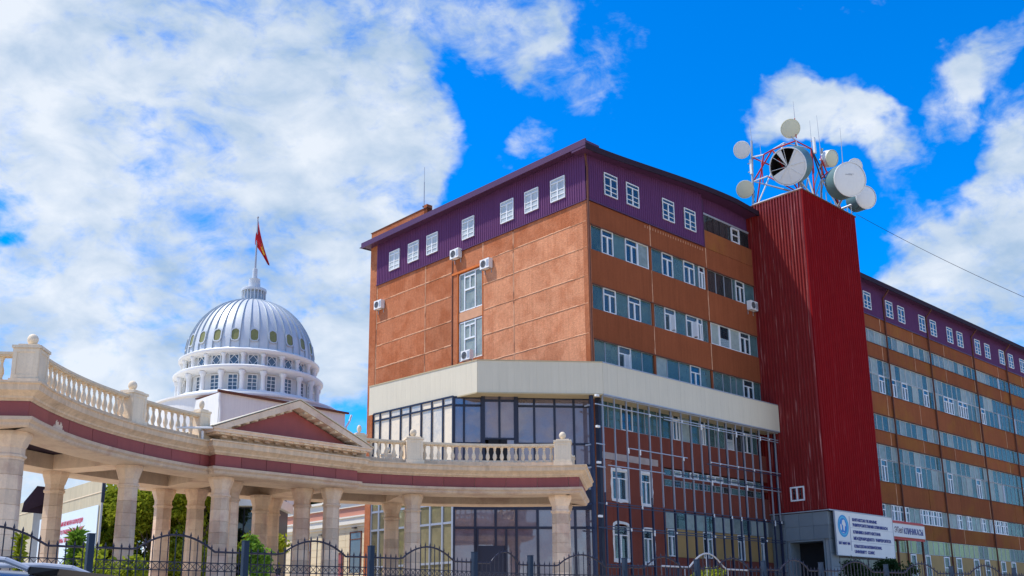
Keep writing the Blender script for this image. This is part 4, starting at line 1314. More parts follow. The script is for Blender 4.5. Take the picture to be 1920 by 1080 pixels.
for k in range(16):
    a0 = rad(-45.6 + k * .2); a1 = rad(-45.6 + (k + 1) * .2)
    top = 7.10 + .26 * sin(pi * (k + .5) / 16) * rp.uniform(.6, 1.25); bot = 7.09
    pa, pb = pol(RI - .006, a0), pol(RI - .006, a1)
    pm.add([(*pa, bot), (*pb, bot), (*pb, top), (*pa, top - rp.uniform(0, .05))], [(0, 1, 2, 3)])
part('bare_patch', pm, 'stone', pav, label='bare tan patch where the maroon facing has come off')
# deck and ceiling slabs (strips between inner and outer lines)
m = MB()
ai = arc(RI + .3, -TH + .01, TH - .01, 40); ao = arc(RO - .3, -TH + .01, TH - .01, 40)
for i in range(40):
    for z0, z1 in ((7.32, 7.42), (7.86, 7.95)):
        m.hexa([(*ai[i], z0), (*ai[i + 1], z0), (*ao[i + 1], z0), (*ao[i], z0)], [(*ai[i], z1), (*ai[i + 1], z1), (*ao[i + 1], z1), (*ao[i], z1)])
part('ceiling_slab', m, 'roof', pav)


def beam(p, q, w, z0=Z0 + .002, z1=7.31, name='beam'):
    p, q = Vector(p), Vector(q); d = (q - p).normalized(); n_ = Vector((d.y, -d.x)) * w / 2
    a, b, c, e = p + n_, q + n_, q - n_, p - n_
    return part(name, MB().hexa([(*a, z0), (*b, z0), (*c, z0), (*e, z0)], [(*a, z1), (*b, z1), (*c, z1), (*e, z1)]), 'stone', pav)




for th in (-24.3, 24.3):
    beam(pol(RI + 1.0, rad(th)), pol(RO - 1.0, rad(th)), .95, name='cross_beam')
for x in (-2.2, 2.2): beam((x, .6), (x, 4.7), 1.2, name='cross_beam')
beam((-3.0, .80), (3.0, .80), 1.9, Z0 + .004, name='cross_beam')


def octa(r, rot=pi / 8): return [(r * cos(rot + i * pi / 4), r * sin(rot + i * pi / 4)) for i in range(8)]


def octa_lathe(prof, gap=0):
    m = MB()
    m.lathe([(r / cos(pi / 8), z) for r, z in prof], 8, a0=pi / 8)
    return m


SH0 = GRD
shaft_meshes = []
zb = SH0 + .35
nb = 9
hh = (6.02 - zb) / nb
for k in range(nb):
    r0 = .335 - .035 * k / nb; r1 = .335 - .035 * (k + 1) / nb
    shaft_meshes.append(octa_lathe([(r0 - .008, 0), (r0, .008), (r1, hh - .012), (r1 - .008, hh - .004)]).mesh('shaft_block', 'stone'))
base_mesh = octa_lathe([(.44, 0), (.44, .14), (.40, .2), (.40, .26), (.35, .34)]).mesh('base', 'stone')
cap_mesh = octa_lathe([(.30, 0), (.305, .06), (.345, .08), (.345, .14), (.305, .17), (.305, .34), (.33, .38), (.355, .47), (.395, .60), (.42, .66), (.42, .775)]).mesh('capital', 'stone')


def column(x, y, rz, s=1):
    c = link('column', base_mesh, pav, (x, y, SH0), rz)
    c.scale = (s, s, 1)
    for k in range(nb): link('shaft_block', shaft_meshes[k], c, (0, 0, zb - SH0 + k * hh))
    link('capital', cap_mesh, c, (0, 0, 6.02 - SH0))
    return c


for th, s_ in ((-48.6, 1.18), (-24.3, 1), (24.3, 1), (48.8, 1.16)): column(*pol(14.85, rad(th)), -rad(th), s_)
for th in (-49, -24.0, 24.0, 49): column(*pol(18.15, rad(th)), -rad(th))
for sx in (-1, 1):
    column(sx * 2.42, .42, 0); column(sx * 1.58, 1.22, 0)
    column(sx * 2.45, 4.9, 0); column(sx * 1.45, 4.15, 0)

# balustrade along the cornice
ball_prof = [(.0, .0), (.09, .0), (.10, .03), (.06, .05)] + [(.165 * sin(pi * (.12 + .88 * i / 8)), .2 - .165 * cos(pi * (.12 + .88 * i / 8))) for i in range(9)]
bal_prof = [(.075, 0), (.075, .05), (.05, .07), (.055, .12), (.088, .22), (.08, .32), (.045, .42), (.04, .52), (.06, .56), (.045, .58), (.07, .62), (.075, .68)]
BAL = MB().lathe(bal_prof, 8).mesh('baluster', 'stone_pale', True)
BALL = MB().lathe(ball_prof, 14).mesh('finial_ball', 'stone_pale', True)
PED = MB()
PED.box(-.44, .44, -.44, .44, 0, .16).box(-.38, .38, -.38, .38, .16, 1.02).box(-.43, .43, -.43, .43, 1.02, 1.10).box(-.30, .30, -.30, .30, 1.10, 1.16)
for sx, sy in ((0, -1), (0, 1), (1, 0), (-1, 0)):
    # raised border leaving a sunk panel
    for a, b, z0, z1 in ((-.38, -.27, .17, 1.01), (.27, .38, .17, 1.01), (-.27, .27, .17, .27), (-.27, .27, .91, 1.01)):
        if sy: PED.box(a, b, sy * .38, sy * .40, z0, z1)
        else: PED.box(sx * .38, sx * .40, a, b, z0, z1)
PEDm = PED.mesh('pedestal', 'stone_pale')


def pedestal(x, y, rz, s=1):
    p = link('pedestal', PEDm, pav, (x, y, 7.99), rz)
    p.scale = (s, s, 1)
    b_ = link('finial_ball', BALL, p, (0, 0, 1.15))





def balrun(pts, spacing=.29, trim=.42):
    """balusters, plinth and rail along a polyline"""
    pts = [Vector(p) for p in pts]
    rail_m, plinth_m = MB(), MB()
    for a, b in zip(pts[:-1], pts[1:]):
        d = (b - a); l = d.length; d.normalize(); n_ = Vector((d.y, -d.x))
        ex_ = d * .01
        for w, z0, z1, mm in ((.14, 7.99, 8.16, plinth_m), (.13, 8.83, 8.87, rail_m), (.16, 8.87, 8.95, rail_m)):
            p0, p1 = a - ex_, b + ex_
            q = [p0 + n_ * w, p1 + n_ * w, p1 - n_ * w, p0 - n_ * w]
            mm.hexa([(*k, z0) for k in q], [(*k, z1) for k in q])
    part('handrail', rail_m, 'stone_pale', pav)
    part('balustrade_plinth', plinth_m, 'stone_worn', pav)
    tot = sum((b - a).length for a, b in zip(pts[:-1], pts[1:]))
    k = max(1, int((tot - 2 * trim) / spacing))
    for i in range(k + 1):
        s = trim + (tot - 2 * trim) * i / k
        for a, b in zip(pts[:-1], pts[1:]):
            l = (b - a).length
            if s <= l + 1e-6:
                p = a.lerp(b, s / l); break
            s -= l
        link('baluster', BAL, pav, (p.x, p.y, 8.155))


RB, RBo = RI + .12, RO - .12
for sg_, A0, A1, A2 in ((1, -50.6, -27.8, -14.2), (-1, -49.5, -23.6, -14.2)):
    a0, a1, a2 = sg_ * rad(A0), sg_ * rad(A1), sg_ * rad(A2)
    balrun(arc(RB, a0, a1, 12), trim=.5); balrun(arc(RB, a1, a2, 6), trim=.5)
    balrun(arc(RBo, a0, sg_ * -rad(24.3), 10), spacing=.34, trim=.5); balrun(arc(RBo, sg_ * -rad(24.3), sg_ * -rad(10.5), 6), spacing=.34, trim=.5)
    pe = pol(RI + .45, a0); po_ = pol(RO - .45, a0)
    balrun([pe, po_], trim=.55, spacing=.3)
    pedestal(*pol(RB + .12, a0), -a0, .9); pedestal(*pol(RBo - .12, a0), -a0)
    pedestal(*pol(RB + .02, a1), -a1, .88); pedestal(*pol(RBo, a1), -a1, .88)
    pedestal(*pol(RB + .05, a2), -a2, .6)
# pediment over the straight bay
YF = -.42
part('attic_block', MB().box(-2.95, 2.95, YF + .12, 5.5, 7.992, 8.2), 'stone_worn', pav)
part('geison', MB().box(-3.45, 3.45, YF - .33, 5.7, 8.26, 8.36).box(-3.3, 3.3, YF - .22, 5.6, 8.2, 8.26).box(-3.5, 3.5, YF - .38, 5.7, 8.36, 8.40), 'stone', pav)
AP_ = 9.72
tymp = MB().add([(-2.75, YF + .1, 8.4), (2.75, YF + .1, 8.4), (0, YF + .1, AP_ - .2), (-2.75, YF + .2, 8.4), (2.75, YF + .2, 8.4), (0, YF + .2, AP_ - .2)], [(0, 1, 2), (5, 4, 3), (0, 3, 4, 1), (1, 4, 5, 2), (2, 5, 3, 0)])
part('tympanum', tymp, 'maroon', pav)
for sx in (-1, 1):
    mb = MB()
    a = (sx * 3.5, 8.40); b = (0, AP_ + .14); c_ = (0, AP_ - .14); e = (sx * 3.0, 8.40)
    y0, y1 = YF - .38, 5.7
    quad = [e, a, b, c_]
    vs = [(x, y0, z) for x, z in quad] + [(x, y1, z) for x, z in quad]
    mb.add(vs, [(0, 1, 2, 3), (7, 6, 5, 4), (0, 4, 5, 1), (1, 5, 6, 2), (2, 6, 7, 3), (3, 7, 4, 0)])
    part('raking_cornice', mb, 'stone', pav)
    part('roof_sheet', MB().add([(sx * 3.55, y0 - .04, 8.41), (0, y0 - .04, AP_ + .17), (0, y1, AP_ + .17), (sx * 3.55, y1, 8.41), (sx * 3.55, y0 - .04, 8.44), (0, y0 - .04, AP_ + .2), (0, y1, AP_ + .2), (sx * 3.55, y1, 8.44)],
                                [(0, 1, 2, 3), (7, 6, 5, 4), (0, 4, 5, 1), (2, 6, 7, 3)]), 'canopy', pav)
    for i in range(8):
        t_ = (i + .6) / 8.6
        x = sx * 3.05 * (1 - t_); z = 8.40 + (AP_ - .14 - 8.40) * t_
        part('modillion', MB().box(x - .08, x + .08, YF - .3, YF + .08, z - .055, z + .03), 'stone_pale', pav)
for i in range(15):
    x = -3.08 + i * .44
    part('modillion', MB().box(x - .1, x + .1, YF - .27, YF - .0, 8.205, 8.255), 'stone_pale', pav)
    if i < 14: part('dentil', MB().box(x + .12, x + .32, YF - .02, YF + .11, 8.12, 8.2), 'stone', pav)
# gutter pipe at the pediment's left
part('gutter_pipe', MB().path([(-3.5, -.75, 8.36), (-4.6, -.2, 8.3)], .04, 6).tube((-3.62, -.25, 8.3), (-3.62, -.25, 7.95), .05, 6), 'white', pav)

# ------------------------------------------------------------------ domed building
DC = Vector((-20.55, 76, 0))
DK = 1.35
dome = thing('domed_building', 'white building with a silver ribbed dome on a two tier windowed drum', 'building', (-27.74, 102.6, -.49), 0)
dome.scale = (DK, DK, DK)
phase = atan2(-DC.y, -DC.x) + rad(2.4)      # one window looks nearly at the street
NB = 22
dp = []
HZ = 21.15
for i in range(19):
    a = (pi / 2) * i / 18 * .90
    dp.append((4.88 * cos(a) ** .95 if a < pi / 2 else 0, HZ + 5.15 * sin(a)))
m = MB(); m.lathe(dp, 88, a0=phase + pi / 88)
part('dome_shell', m, 'dome', dome, smooth=True)
for k in range(44):
    a = phase + (k + .5) * 2 * pi / 44
    rb = MB()
    w = .032 if k % 2 else .022
    for (r0, z0), (r1, z1) in zip(dp[:-1], dp[1:]):
        ca, sa = cos(a), sin(a)
        def P(r, z, s, o_): return ((r + o_) * ca - s * sa, (r + o_) * sa + s * ca, z + o_ * .4)
        rb.add([P(r0, z0, -w, 0), P(r0, z0, -w * .6, .09), P(r0, z0, w * .6, .09), P(r0, z0, w, 0), P(r1, z1, -w, 0), P(r1, z1, -w * .6, .09), P(r1, z1, w * .6, .09), P(r1, z1, w, 0)],
               [(0, 4, 5, 1), (1, 5, 6, 2), (2, 6, 7, 3)])
    part('dome_rib', rb, 'domerib', dome)
for k in range(NB):
    a = phase + k * 2 * pi / NB
    zc = 22.25
    sa_ = math.asin(min(1, (zc - HZ) / 5.15)); r = 4.88 * cos(sa_) ** .95
    X = Matrix.Translation((cos(a) * (r + .02), sin(a) * (r + .02), zc)) @ Matrix.Rotation(a - pi / 2, 4, 'Z') @ Matrix.Rotation(rad(10), 4, 'X')
    mb = MB(); mb.X = X
    ov = [(.20, -.42), (.27, -.25), (.27, .25), (.20, .38), (0, .48), (-.20, .38), (-.27, .25), (-.27, -.25), (-.20, -.42), (0, -.47)]
    mb.add([(x, .06, z) for x, z in ov] + [(x * 1.28, .0, z * 1.16) for x, z in ov] + [(x * 1.28, .09, z * 1.16) for x, z in ov] + [(x, .09, z) for x, z in ov],
           [(10 + i, 10 + (i + 1) % 10, 20 + (i + 1) % 10, 20 + i) for i in range(10)] + [(20 + i, 20 + (i + 1) % 10, 30 + (i + 1) % 10, 30 + i) for i in range(10)])
    ow = part('oval_window', mb, 'dome', dome)
    mb = MB(); mb.X = X
    mb.add([(x, .05, z) for x, z in ov], [tuple(range(10))])
    part('pane', mb, 'olive', ow)
part('upper_cornice', MB().lathe([(4.8, 20.72), (5.1, 20.78), (5.3, 20.86), (5.36, 20.95), (5.36, 21.05), (5.25, 21.12), (5.05, 21.16), (4.9, 21.3), (4.7, 21.3)], 88), 'white', dome, smooth=True)
part('middle_cornice', MB().lathe([(4.9, 19.32), (5.35, 19.40), (5.55, 19.48), (5.68, 19.58), (5.70, 19.72), (5.6, 19.80), (5.4, 19.83), (4.9, 19.86), (4.5, 19.86)], 88), 'white', dome, smooth=True)
part('drum_base', MB().lathe([(5.75, 17.3), (5.75, 17.75), (5.65, 17.8), (5.6, 17.9), (4.5, 17.95)], 88), 'white', dome, smooth=True)
part('upper_drum', MB().lathe([(4.72, 19.8), (4.72, 20.8)], 88), 'whitewall', dome)
part('lower_drum', MB().lathe([(4.78, 17.9), (4.78, 19.5)], 88), 'whitewall', dome)
CM = MB().lathe([(.24, 0), (.24, .08), (.17, .12), (.16, 1.15), (.20, 1.2), (.26, 1.34), (.26, 1.5)], 12).mesh('column', 'white', True)
CM2 = MB().lathe([(.2, 0), (.2, .05), (.15, .08), (.14, .7), (.18, .76), (.22, .85), (.22, .95)], 12).mesh('column', 'white', True)


def dome_window(w, h, kind):
    f = MB()
    f.box(-w / 2 - .07, -w / 2, -.05, .03, 0, h).box(w / 2, w / 2 + .07, -.05, .03, 0, h).box(-w / 2, w / 2, -.05, .03, -.07, 0).box(-w / 2 - .07, w / 2 + .07, -.05, .03, h, h + .08)
    if kind:
        for k in (-1, 0, 1):
            if k == 0: f.box(-.025, .025, -.035, .02, 0, h)
        for k in range(1, 4): f.box(-w / 2, w / 2, -.03, .015, h * k / 4 - .022, h * k / 4 + .022)
    else:
        for a, b in (((0, 0), (w / 2, h / 2)), ((w / 2, h / 2), (0, h)), ((0, h), (-w / 2, h / 2)), ((-w / 2, h / 2), (0, 0))):
            f.tube((a[0], -.02, a[1]), (b[0], -.02, b[1]), .028, 4)
    return f.mesh('window_frame', 'white'), MB().box(-w / 2, w / 2, 0, .012, 0, h).mesh('pane', 'darkpane')


M['darkpane'] = mat('blue_grey_pane', (.09, .13, .17), .12, .15, 1.2, spec=.7)
lw, lp = dome_window(.62, 1.12, 1)
uw, up_ = dome_window(.62, .72, 0)
for k in range(NB):
    a = phase + k * 2 * pi / NB
    for fm, pm, r, z in ((lw, lp, 4.84, 18.05), (uw, up_, 4.78, 19.97)):
        f = link('window', fm, dome, (cos(a) * r, sin(a) * r, z), a + pi / 2)
        link('pane', pm, f)
    a += pi / NB
    link('column', CM, dome, (cos(a) * 5.3, sin(a) * 5.3, 17.9), a)
    link('column', CM2, dome, (cos(a) * 5.02, sin(a) * 5.02, 19.83), a)
# lantern
part('lantern_ring', MB().lathe([(1.05, 26.05), (1.05, 26.25), (.95, 26.3)], 32), 'dome', dome, smooth=True)
part('lantern', MB().lathe([(.72, 26.2), (.72, 27.15)], 24), 'domerib', dome, smooth=True)
for k in range(20):
    a = 2 * pi * k / 20
    part('lantern_post', MB().tube((.9 * cos(a), .9 * sin(a), 26.25), (.9 * cos(a), .9 * sin(a), 27.15), .05, 6), 'dome', dome)
part('lantern_cap', MB().lathe([(.98, 27.12), (1.0, 27.25), (.98, 27.33), (.6, 27.42), (.48, 27.5), (.44, 28.15), (.46, 28.2), (.2, 28.25), (.19, 29.1), (.1, 29.15)], 24), 'dome', dome, smooth=True)
part('dome_plinth', MB().lathe([(6.9, 1.6), (6.9, 17.1), (7.05, 17.2), (7.05, 17.32), (5.6, 17.4)], 72), 'whitewall', dome, smooth=True)
# square block in front with a rusty gutter; its long wall parallels the office facade
ca_, sa_ = sin(YAW), cos(YAW)
A_ = Vector((-20.08, 66.8, 0)) - DC; D1 = Vector((ca_, sa_, 0)); D2 = Vector((-sa_, ca_, 0))
L1 = 10.3
def q4(u, v, z): p = A_ + D1 * u + D2 * v; return (p.x, p.y, z)
part('block_wall', MB().hexa([q4(0, 0, 1.6), q4(L1, 0, 1.6), q4(L1, 9, 1.6), q4(0, 9, 1.6)], [q4(0, 0, 16.84), q4(L1, 0, 16.84), q4(L1, 9, 16.84), q4(0, 9, 16.84)]), 'whitewall', dome)
part('gutter', MB().hexa([q4(-.15, -.18, 16.87), q4(L1 + .25, -.18, 16.69), q4(L1 + .25, .0, 16.69), q4(-.15, .0, 16.87)], [q4(-.15, -.18, 17.01), q4(L1 + .25, -.18, 16.83), q4(L1 + .25, .0, 16.83), q4(-.15, 0, 17.01)]), 'rust', dome)
part('white_downpipe', MB().path([q4(-.02, -.15, 16.79), q4(-.02, -.12, 16.29), q4(.1, -.12, 15.59), q4(.1, -.12, 13.2)], .09, 8), 'white', dome)
part('white_downpipe', MB().path([q4(L1 + .5, -.1, 16.67), q4(L1 + .35, -.1, 16.19), q4(L1 + .05, -.1, 15.69), q4(L1 + .05, -.1, 12)], .08, 8), 'white', dome)
part('block_roof', MB().hexa([q4(0, 0, 16.84), q4(L1, 0, 16.71), q4(L1, 9, 17.09), q4(0, 9, 17.09)], [q4(0, 0, 16.89), q4(L1, 0, 16.79), q4(L1, 9, 17.19), q4(0, 9, 17.19)]), 'rust', dome)
# flag
fl = thing('flag', 'limp red flag with a yellow emblem on the dome mast', 'flag', (-27.74, 102.6, 29.15 * DK - .49))
fl.scale = (DK, DK, DK)
part('mast', MB().tube((0, 0, 0), (0, 0, 4.3), .085, 8, .05), 'greysteel', fl)
part('mast_tip', MB().lathe([(.02, 0), (.09, .06), (.08, .14), (.01, .2)], 8, (0, 0, 4.3)), 'greysteel', fl)
fp = MB(); fy = MB()
rows = 14
vs = []; fs = []
for i in range(rows + 1):
    t_ = i / rows
    # the cloth hangs from the mast and trails right and down
    top = Vector((.06, 0, 4.15)).lerp(Vector((1.15, -.1, .25)), t_ ** 1.25)
    topx = .06 + 1.1 * t_ ** 1.3; topz = 4.15 - 3.85 * t_ ** .9
    botx = .03 + 1.02 * t_ ** 1.1; botz = 2.1 - 1.95 * t_ ** 1.0 if t_ < 1 else .2
    for j in range(6):
        s_ = j / 5
        x = topx + (botx - topx) * s_ - (.18 * (1 - t_) * s_); z = topz + (botz - topz) * s_ * (1 - .35 * t_)
        vs.append((x, .14 * sin(s_ * 7 + t_ * 4), z))
for i in range(rows):
    for j in range(5):
        a = i * 6 + j
        fs.append((a, a + 6, a + 7, a + 1))
fp.add(vs, fs)
part('cloth', fp, 'flagred', fl, smooth=True)
ev = [(x, y - .03, z) for x, y, z in (vs[6 * 6 + 1], vs[6 * 6 + 3], vs[9 * 6 + 4], vs[10 * 6 + 2], vs[8 * 6 + 1])]
part('emblem', fy.add(ev, [(0, 1, 2, 3, 4)]).add([(x, y + .06, z) for x, y, z in ev], [(4, 3, 2, 1, 0)]), 'flagyellow', fl)

# ------------------------------------------------------------------ antennas on the tower
TR = 31.23


def dish(label, c, axis, r, depth, face='dish', drum='teal_drum', torn=False, group=None, shallow=False):
    t = thing('dish_antenna', label, 'dish antenna', c, 0, 'dish antennas on the red tower')
    ax = Vector(axis).normalized()
    q = ax.to_track_quat('Z', 'Y').to_matrix().to_4x4()
    def mbx():
        m_ = MB(); m_.X = q; return m_
    # drum shield, radome face at z=0, reflector bowl behind
    n_ = 40
    if shallow:
        part('reflector', mbx().lathe([(r * .15, -depth), (r * .6, -depth * .8), (r * .92, -depth * .3), (r, -.02), (r, .03), (r * .96, .03)], n_), face, t, smooth=True)
        part('radome', mbx().lathe([(r * .96, .0), (r * .9, .045), (r * .6, .07), (.01, .08)], n_), face, t, smooth=True)
        part('rim', mbx().lathe([(r * 1.0, -.06), (r * 1.03, -.03), (r * 1.03, .03), (r * .97, .045)], n_, cap=False), face, t, smooth=True)
    else:
        dm = mbx()
        vs_ = []; fs_ = []
        ring = [(r, 0), (r, -depth), (r * .55, -depth - r * .22), (.12, -depth - r * .3)]
        for rr, z in ring:
            for i in range(n_): vs_.append((rr * cos(2 * pi * i / n_), rr * sin(2 * pi * i / n_), z))
        for k in range(len(ring) - 1):
            for i in range(n_): fs_.append((k * n_ + i, (k + 1) * n_ + i, (k + 1) * n_ + (i + 1) % n_, k * n_ + (i + 1) % n_))
        dm.add(vs_, fs_)
        part('drum', dm, drum, t, smooth=True)
        part('rim', mbx().lathe([(r * .97, -.08), (r * 1.025, -.06), (r * 1.025, .03), (r * .97, .04)], n_, cap=False), face, t, smooth=True)
        if not torn:
            part('radome', mbx().lathe([(r * .98, .0), (r * .9, .04), (r * .5, .07), (.01, .08)], n_), face, t, smooth=True)
            if r > 1: part('radome_mark', mbx().box(-.45, .1, .28, .33, .085, .09).box(-.2, .25, .36, .39, .085, .09), 'greysteel', t)
        else:
            part('inner_reflector', mbx().lathe([(.1, -depth - r * .2), (r * .55, -depth - r * .12), (r * .97, -depth * .95), (r * .975, -.05)], n_, cap=False), 'black', t)
            tm = mbx()
            vs_ = [(0, 0, .03)]
            miss = {}
            # torn radome: sectors; the upper left is ripped out
            for i in range(n_):
                a = 2 * pi * i / n_
                vs_.append((r * .96 * cos(a), r * .96 * sin(a), .0))
            fs_ = []
            for i in range(n_):
                if i in TORN: continue
                fs_.append((0, 1 + i, 1 + (i + 1) % n_))
            tm.add(vs_, fs_)
            part('radome', tm, face, t)
            sp = mbx()
            for i in range(0, n_, 5):
                a = 2 * pi * i / n_
                sp.tube((.1 * cos(a), .1 * sin(a), .05), (r * .95 * cos(a), r * .95 * sin(a), .02), .018, 5)
            part('stay', sp, 'dish', t)
            fd = mbx()
            fd.tube((0, 0, .02), (0, 0, -depth * .8), .05, 8)
            for a in (0.4, 2.5, 4.6): fd.tube((0, 0, 0), (r * .5 * cos(a), r * .5 * sin(a), -depth * .6), .03, 6)
            part('feed_horn', fd, 'dish', t)
    part('mount', mbx().tube((0, 0, -depth - r * .2), (0, 0, -depth - r * .2 - .5), .08, 8), 'greysteel', t)
    return t


TORN = set()
q_ = Vector((-.42, -.9, -.08)).normalized().to_track_quat('Z', 'Y').to_matrix()
for i in range(40):
    a = 2 * pi * (i + .5) / 40
    d = q_ @ Vector((cos(a), sin(a), 0))
    sx, sz = d.dot(R2), d.dot(U2)
    ang = math.degrees(atan2(sz, sx)) % 360
    if 118 < ang < 205 or 62 < ang < 100: TORN.add(i)
view = lambda p: (Vector(p) - EYE).normalized()


def axis_for(p, right, up):
    """dish direction: mostly back to the viewer's street, turned by the given screen amounts"""
    return (-view(p) + R2 * right + U2 * up)


for lab, px, py, Y, r, dep, rt_, up__, f, dr, torn, sh in (
        ('big drum dish with torn white cover on top of the red tower, turned left', 1477, 312, 66.5, 1.34, 1.45, -.42, -.10, 'dish', 'teal_drum', True, False),
        ('big grey green drum dish with intact white cover, right of the torn one', 1594, 336, 67.5, 1.26, 1.35, .52, .22, 'dish', 'teal_drum', False, False),
        ('drum dish lowest at the right edge of the tower', 1624, 370, 71, .88, 1.3, .62, .22, 'dish', 'teal_drum', False, False),
        ('topmost cream dish at the head of the lattice mast', 1482, 241, 68.5, .70, .28, -.10, .12, 'cream_dish', 'dish', False, True),
        ('white dish high on the left pole', 1391, 281, 69.3, .64, .3, -.38, -.05, 'dish', 'dish', False, True),
        ('cream dish low on the left pole', 1397, 355, 69.3, .65, .3, -.30, -.02, 'cream_dish', 'dish', False, True),
        ('small cream drum dish turned right between the two big ones', 1560, 297, 69.5, .64, .55, .85, .1, 'cream_dish', 'dish', False, False),
        ('pale dish half hidden behind the big intact drum', 1603, 312, 71.5, .62, .3, .5, .2, 'dish', 'dish', False, True)):
    p = at(px, py, Y)
    dish(lab, p, axis_for(p, rt_, up__), r, dep, f, dr, torn, shallow=sh)

lat = thing('lattice_mast', 'red and white steel lattice frame that carries the dishes on the tower', 'antenna mast', uvz(21.5, -1.5, TR))
LO = lat.location.copy()


def lt(px, py, Y): return at(px, py, Y) - LO


def foot(u, v): return uvz(u, v, TR) - LO


F_ = [foot(18.7, -3.9), foot(20.3, -4.15), foot(24.9, -3.9), foot(24.9, -.3), foot(18.6, -.3)]
TT = {'a': lt(1448, 281, 68), 'b': lt(1492, 264, 68.5), 'c': lt(1521, 279, 69.5), 'd': lt(1540, 336, 69), 'e': lt(1410, 295, 69.4), 'f': lt(1413, 340, 69.4), 'g': lt(1432, 290, 68.5), 'h': lt(1470, 268, 70.5)}
members = [(F_[0], TT['a'], 'redpaint'), (F_[0], TT['f'], 'greysteel'), (F_[0], lt(1438, 330, 68.6), 'redpaint'), (F_[1], TT['a'], 'dish'), (F_[1], TT['c'], 'redpaint'), (F_[2], TT['c'], 'steelblue'), (F_[2], TT['d'], 'dish'), (F_[3], TT['c'], 'greysteel'),
           (F_[3], TT['b'], 'redpaint'), (F_[4], TT['g'], 'redpaint'), (F_[4], TT['h'], 'dish'), (TT['a'], TT['b'], 'redpaint'), (TT['b'], TT['c'], 'redpaint'), (TT['a'], TT['h'], 'dish'), (TT['h'], TT['c'], 'greysteel'),
           (TT['a'], TT['f'], 'redpaint'), (TT['e'], lt(1445, 310, 68.4), 'redpaint'), (TT['e'], TT['g'], 'dish'), (TT['g'], TT['a'], 'redpaint'), (TT['f'], F_[1], 'greysteel'), (TT['f'], lt(1440, 330, 68.4), 'dish'),
           (TT['c'], TT['d'], 'steelblue'), (TT['d'], F_[1], 'greysteel'), (TT['d'], lt(1552, 322, 69), 'redpaint'), (TT['b'], lt(1483, 256, 68.5), 'greysteel'), (F_[0], F_[1], 'greysteel'), (F_[1], F_[2], 'greysteel'), (F_[2], F_[3], 'greysteel'), (F_[3], F_[4], 'greysteel'),
           (lt(1541, 300, 69.3), F_[2], 'redpaint'), (lt(1541, 300, 69.3), F_[3], 'greysteel'), (TT['b'], F_[1], 'dish'), (TT['c'], F_[1], 'greysteel')]
for a, b, mm in members:
    part('lattice_bar', MB().tube(a, b, .055 if mm != 'greysteel' else .045, 6), mm, lat)
part('left_pole', MB().tube(lt(1409, 264, 69.4), lt(1412, 382, 69.4) + Vector((0, 0, -.1)), .085, 8), 'greysteel', lat)
part('right_pole', MB().tube(lt(1541, 278, 69.4), foot(24.9, -2.0), .08, 8), 'greysteel', lat)
part('right_pole', MB().tube(lt(1590, 352, 69.0), foot(25.2, -2.6), .09, 8), 'greysteel', lat)
part('dish_arm', MB().tube(lt(1612, 378, 71.2), foot(25.4, -.5) + Vector((0, 0, .6)), .09, 8).tube(lt(1500, 322, 68.3), foot(20.6, -3.0) + Vector((0, 0, .9)), .12, 8).tube(lt(1580, 342, 68.8), lt(1541, 338, 69.2), .09, 8), 'greysteel', lat)
part('roof_rail', MB().tube(foot(18.2, -4.3) + Vector((0, 0, .12)), foot(25.6, -4.3) + Vector((0, 0, .12)), .035, 6).tube(foot(18.2, -4.3) + Vector((0, 0, .12)), foot(18.2, -.2) + Vector((0, 0, .12)), .05, 6), 'white', lat)
for k in range(9):
    u = 20.5 + k * .62
    part('roof_stub', MB().tube(foot(u, -4.3), foot(u, -4.3) + Vector((0, 0, .35 + .25 * (k % 3))), .03, 5), 'greysteel', lat)
fd_ = MB()
for (x0, y0, Y0), (u, v) in (((1500, 330, 67.8), (20.8, -3.6)), ((1580, 350, 68.5), (25.0, -3.2)), ((1410, 350, 69.4), (18.5, -.6)), ((1490, 262, 68.5), (22.5, -2.0)), ((1541, 310, 69.3), (24.6, -2.4)), ((1612, 385, 71), (25.3, -1.0))):
    a, b = lt(x0, y0, Y0), foot(u, v)
    pts = [a.lerp(b, k / 12) + Vector((.12 * sin(k * .9), 0, -.45 * 4 * (k / 12) * (1 - k / 12))) for k in range(13)]
    fd_.path(pts, .022, 5)
part('feeder_cable', fd_, 'iron', lat, kind='stuff')
for lab, px, py, Y, h_, w_, g_ in (('tall white sector panel antenna at the right of the lattice', 1525, 258, 69.4, 1.3, .2, 0), ('white sector panel antenna on the left pole between two dishes', 1407, 300, 69.3, 1.15, .16, 0)):
    p = at(px, py, Y)
    t = thing('panel_antenna', lab, 'panel antenna', p - Vector((0, 0, h_)), AZ, 'panel antennas on the red tower')
    part('housing', MB().box(-w_ / 2, w_ / 2, -.1, .06, 0, h_), 'dish', t)
    part('bracket', MB().box(-.03, .03, .05, .25, .2, .26).box(-.03, .03, .05, .25, h_ - .26, h_ - .2), 'greysteel', t)
WH = 'whip antennas on the red tower'
for lab, x0, y0, x1, y1, Y in (('whip antenna rising beside the topmost dish', 1490, 222, 1487, 190, 68.5), ('whip antenna on the left pole', 1409, 264, 1405, 224, 69.4), ('whip antenna left of the tall panel', 1523, 288, 1518, 226, 69.5),
                               ('tallest whip antenna right of the tall panel', 1539, 292, 1531, 216, 69.6), ('whip antenna above the big intact drum', 1580, 305, 1575, 240, 69), ('short red whip antenna by the left pole', 1428, 305, 1425, 270, 68.8)):
    a = at(x0, y0, Y); b = at(x1, y1, Y)
    t = thing('whip_antenna', lab, 'antenna', a, 0, WH)
    d = b - a
    part('whip', MB().tube((0, 0, 0), d, .028, 5, .012), 'greysteel', t)
    part('base_rod', MB().tube(Vector((0, 0, 0)), -Vector((0, 0, 1)) * min(1.6, max(.3, a.z - TR - .2)), .04, 6), 'redpaint', t)
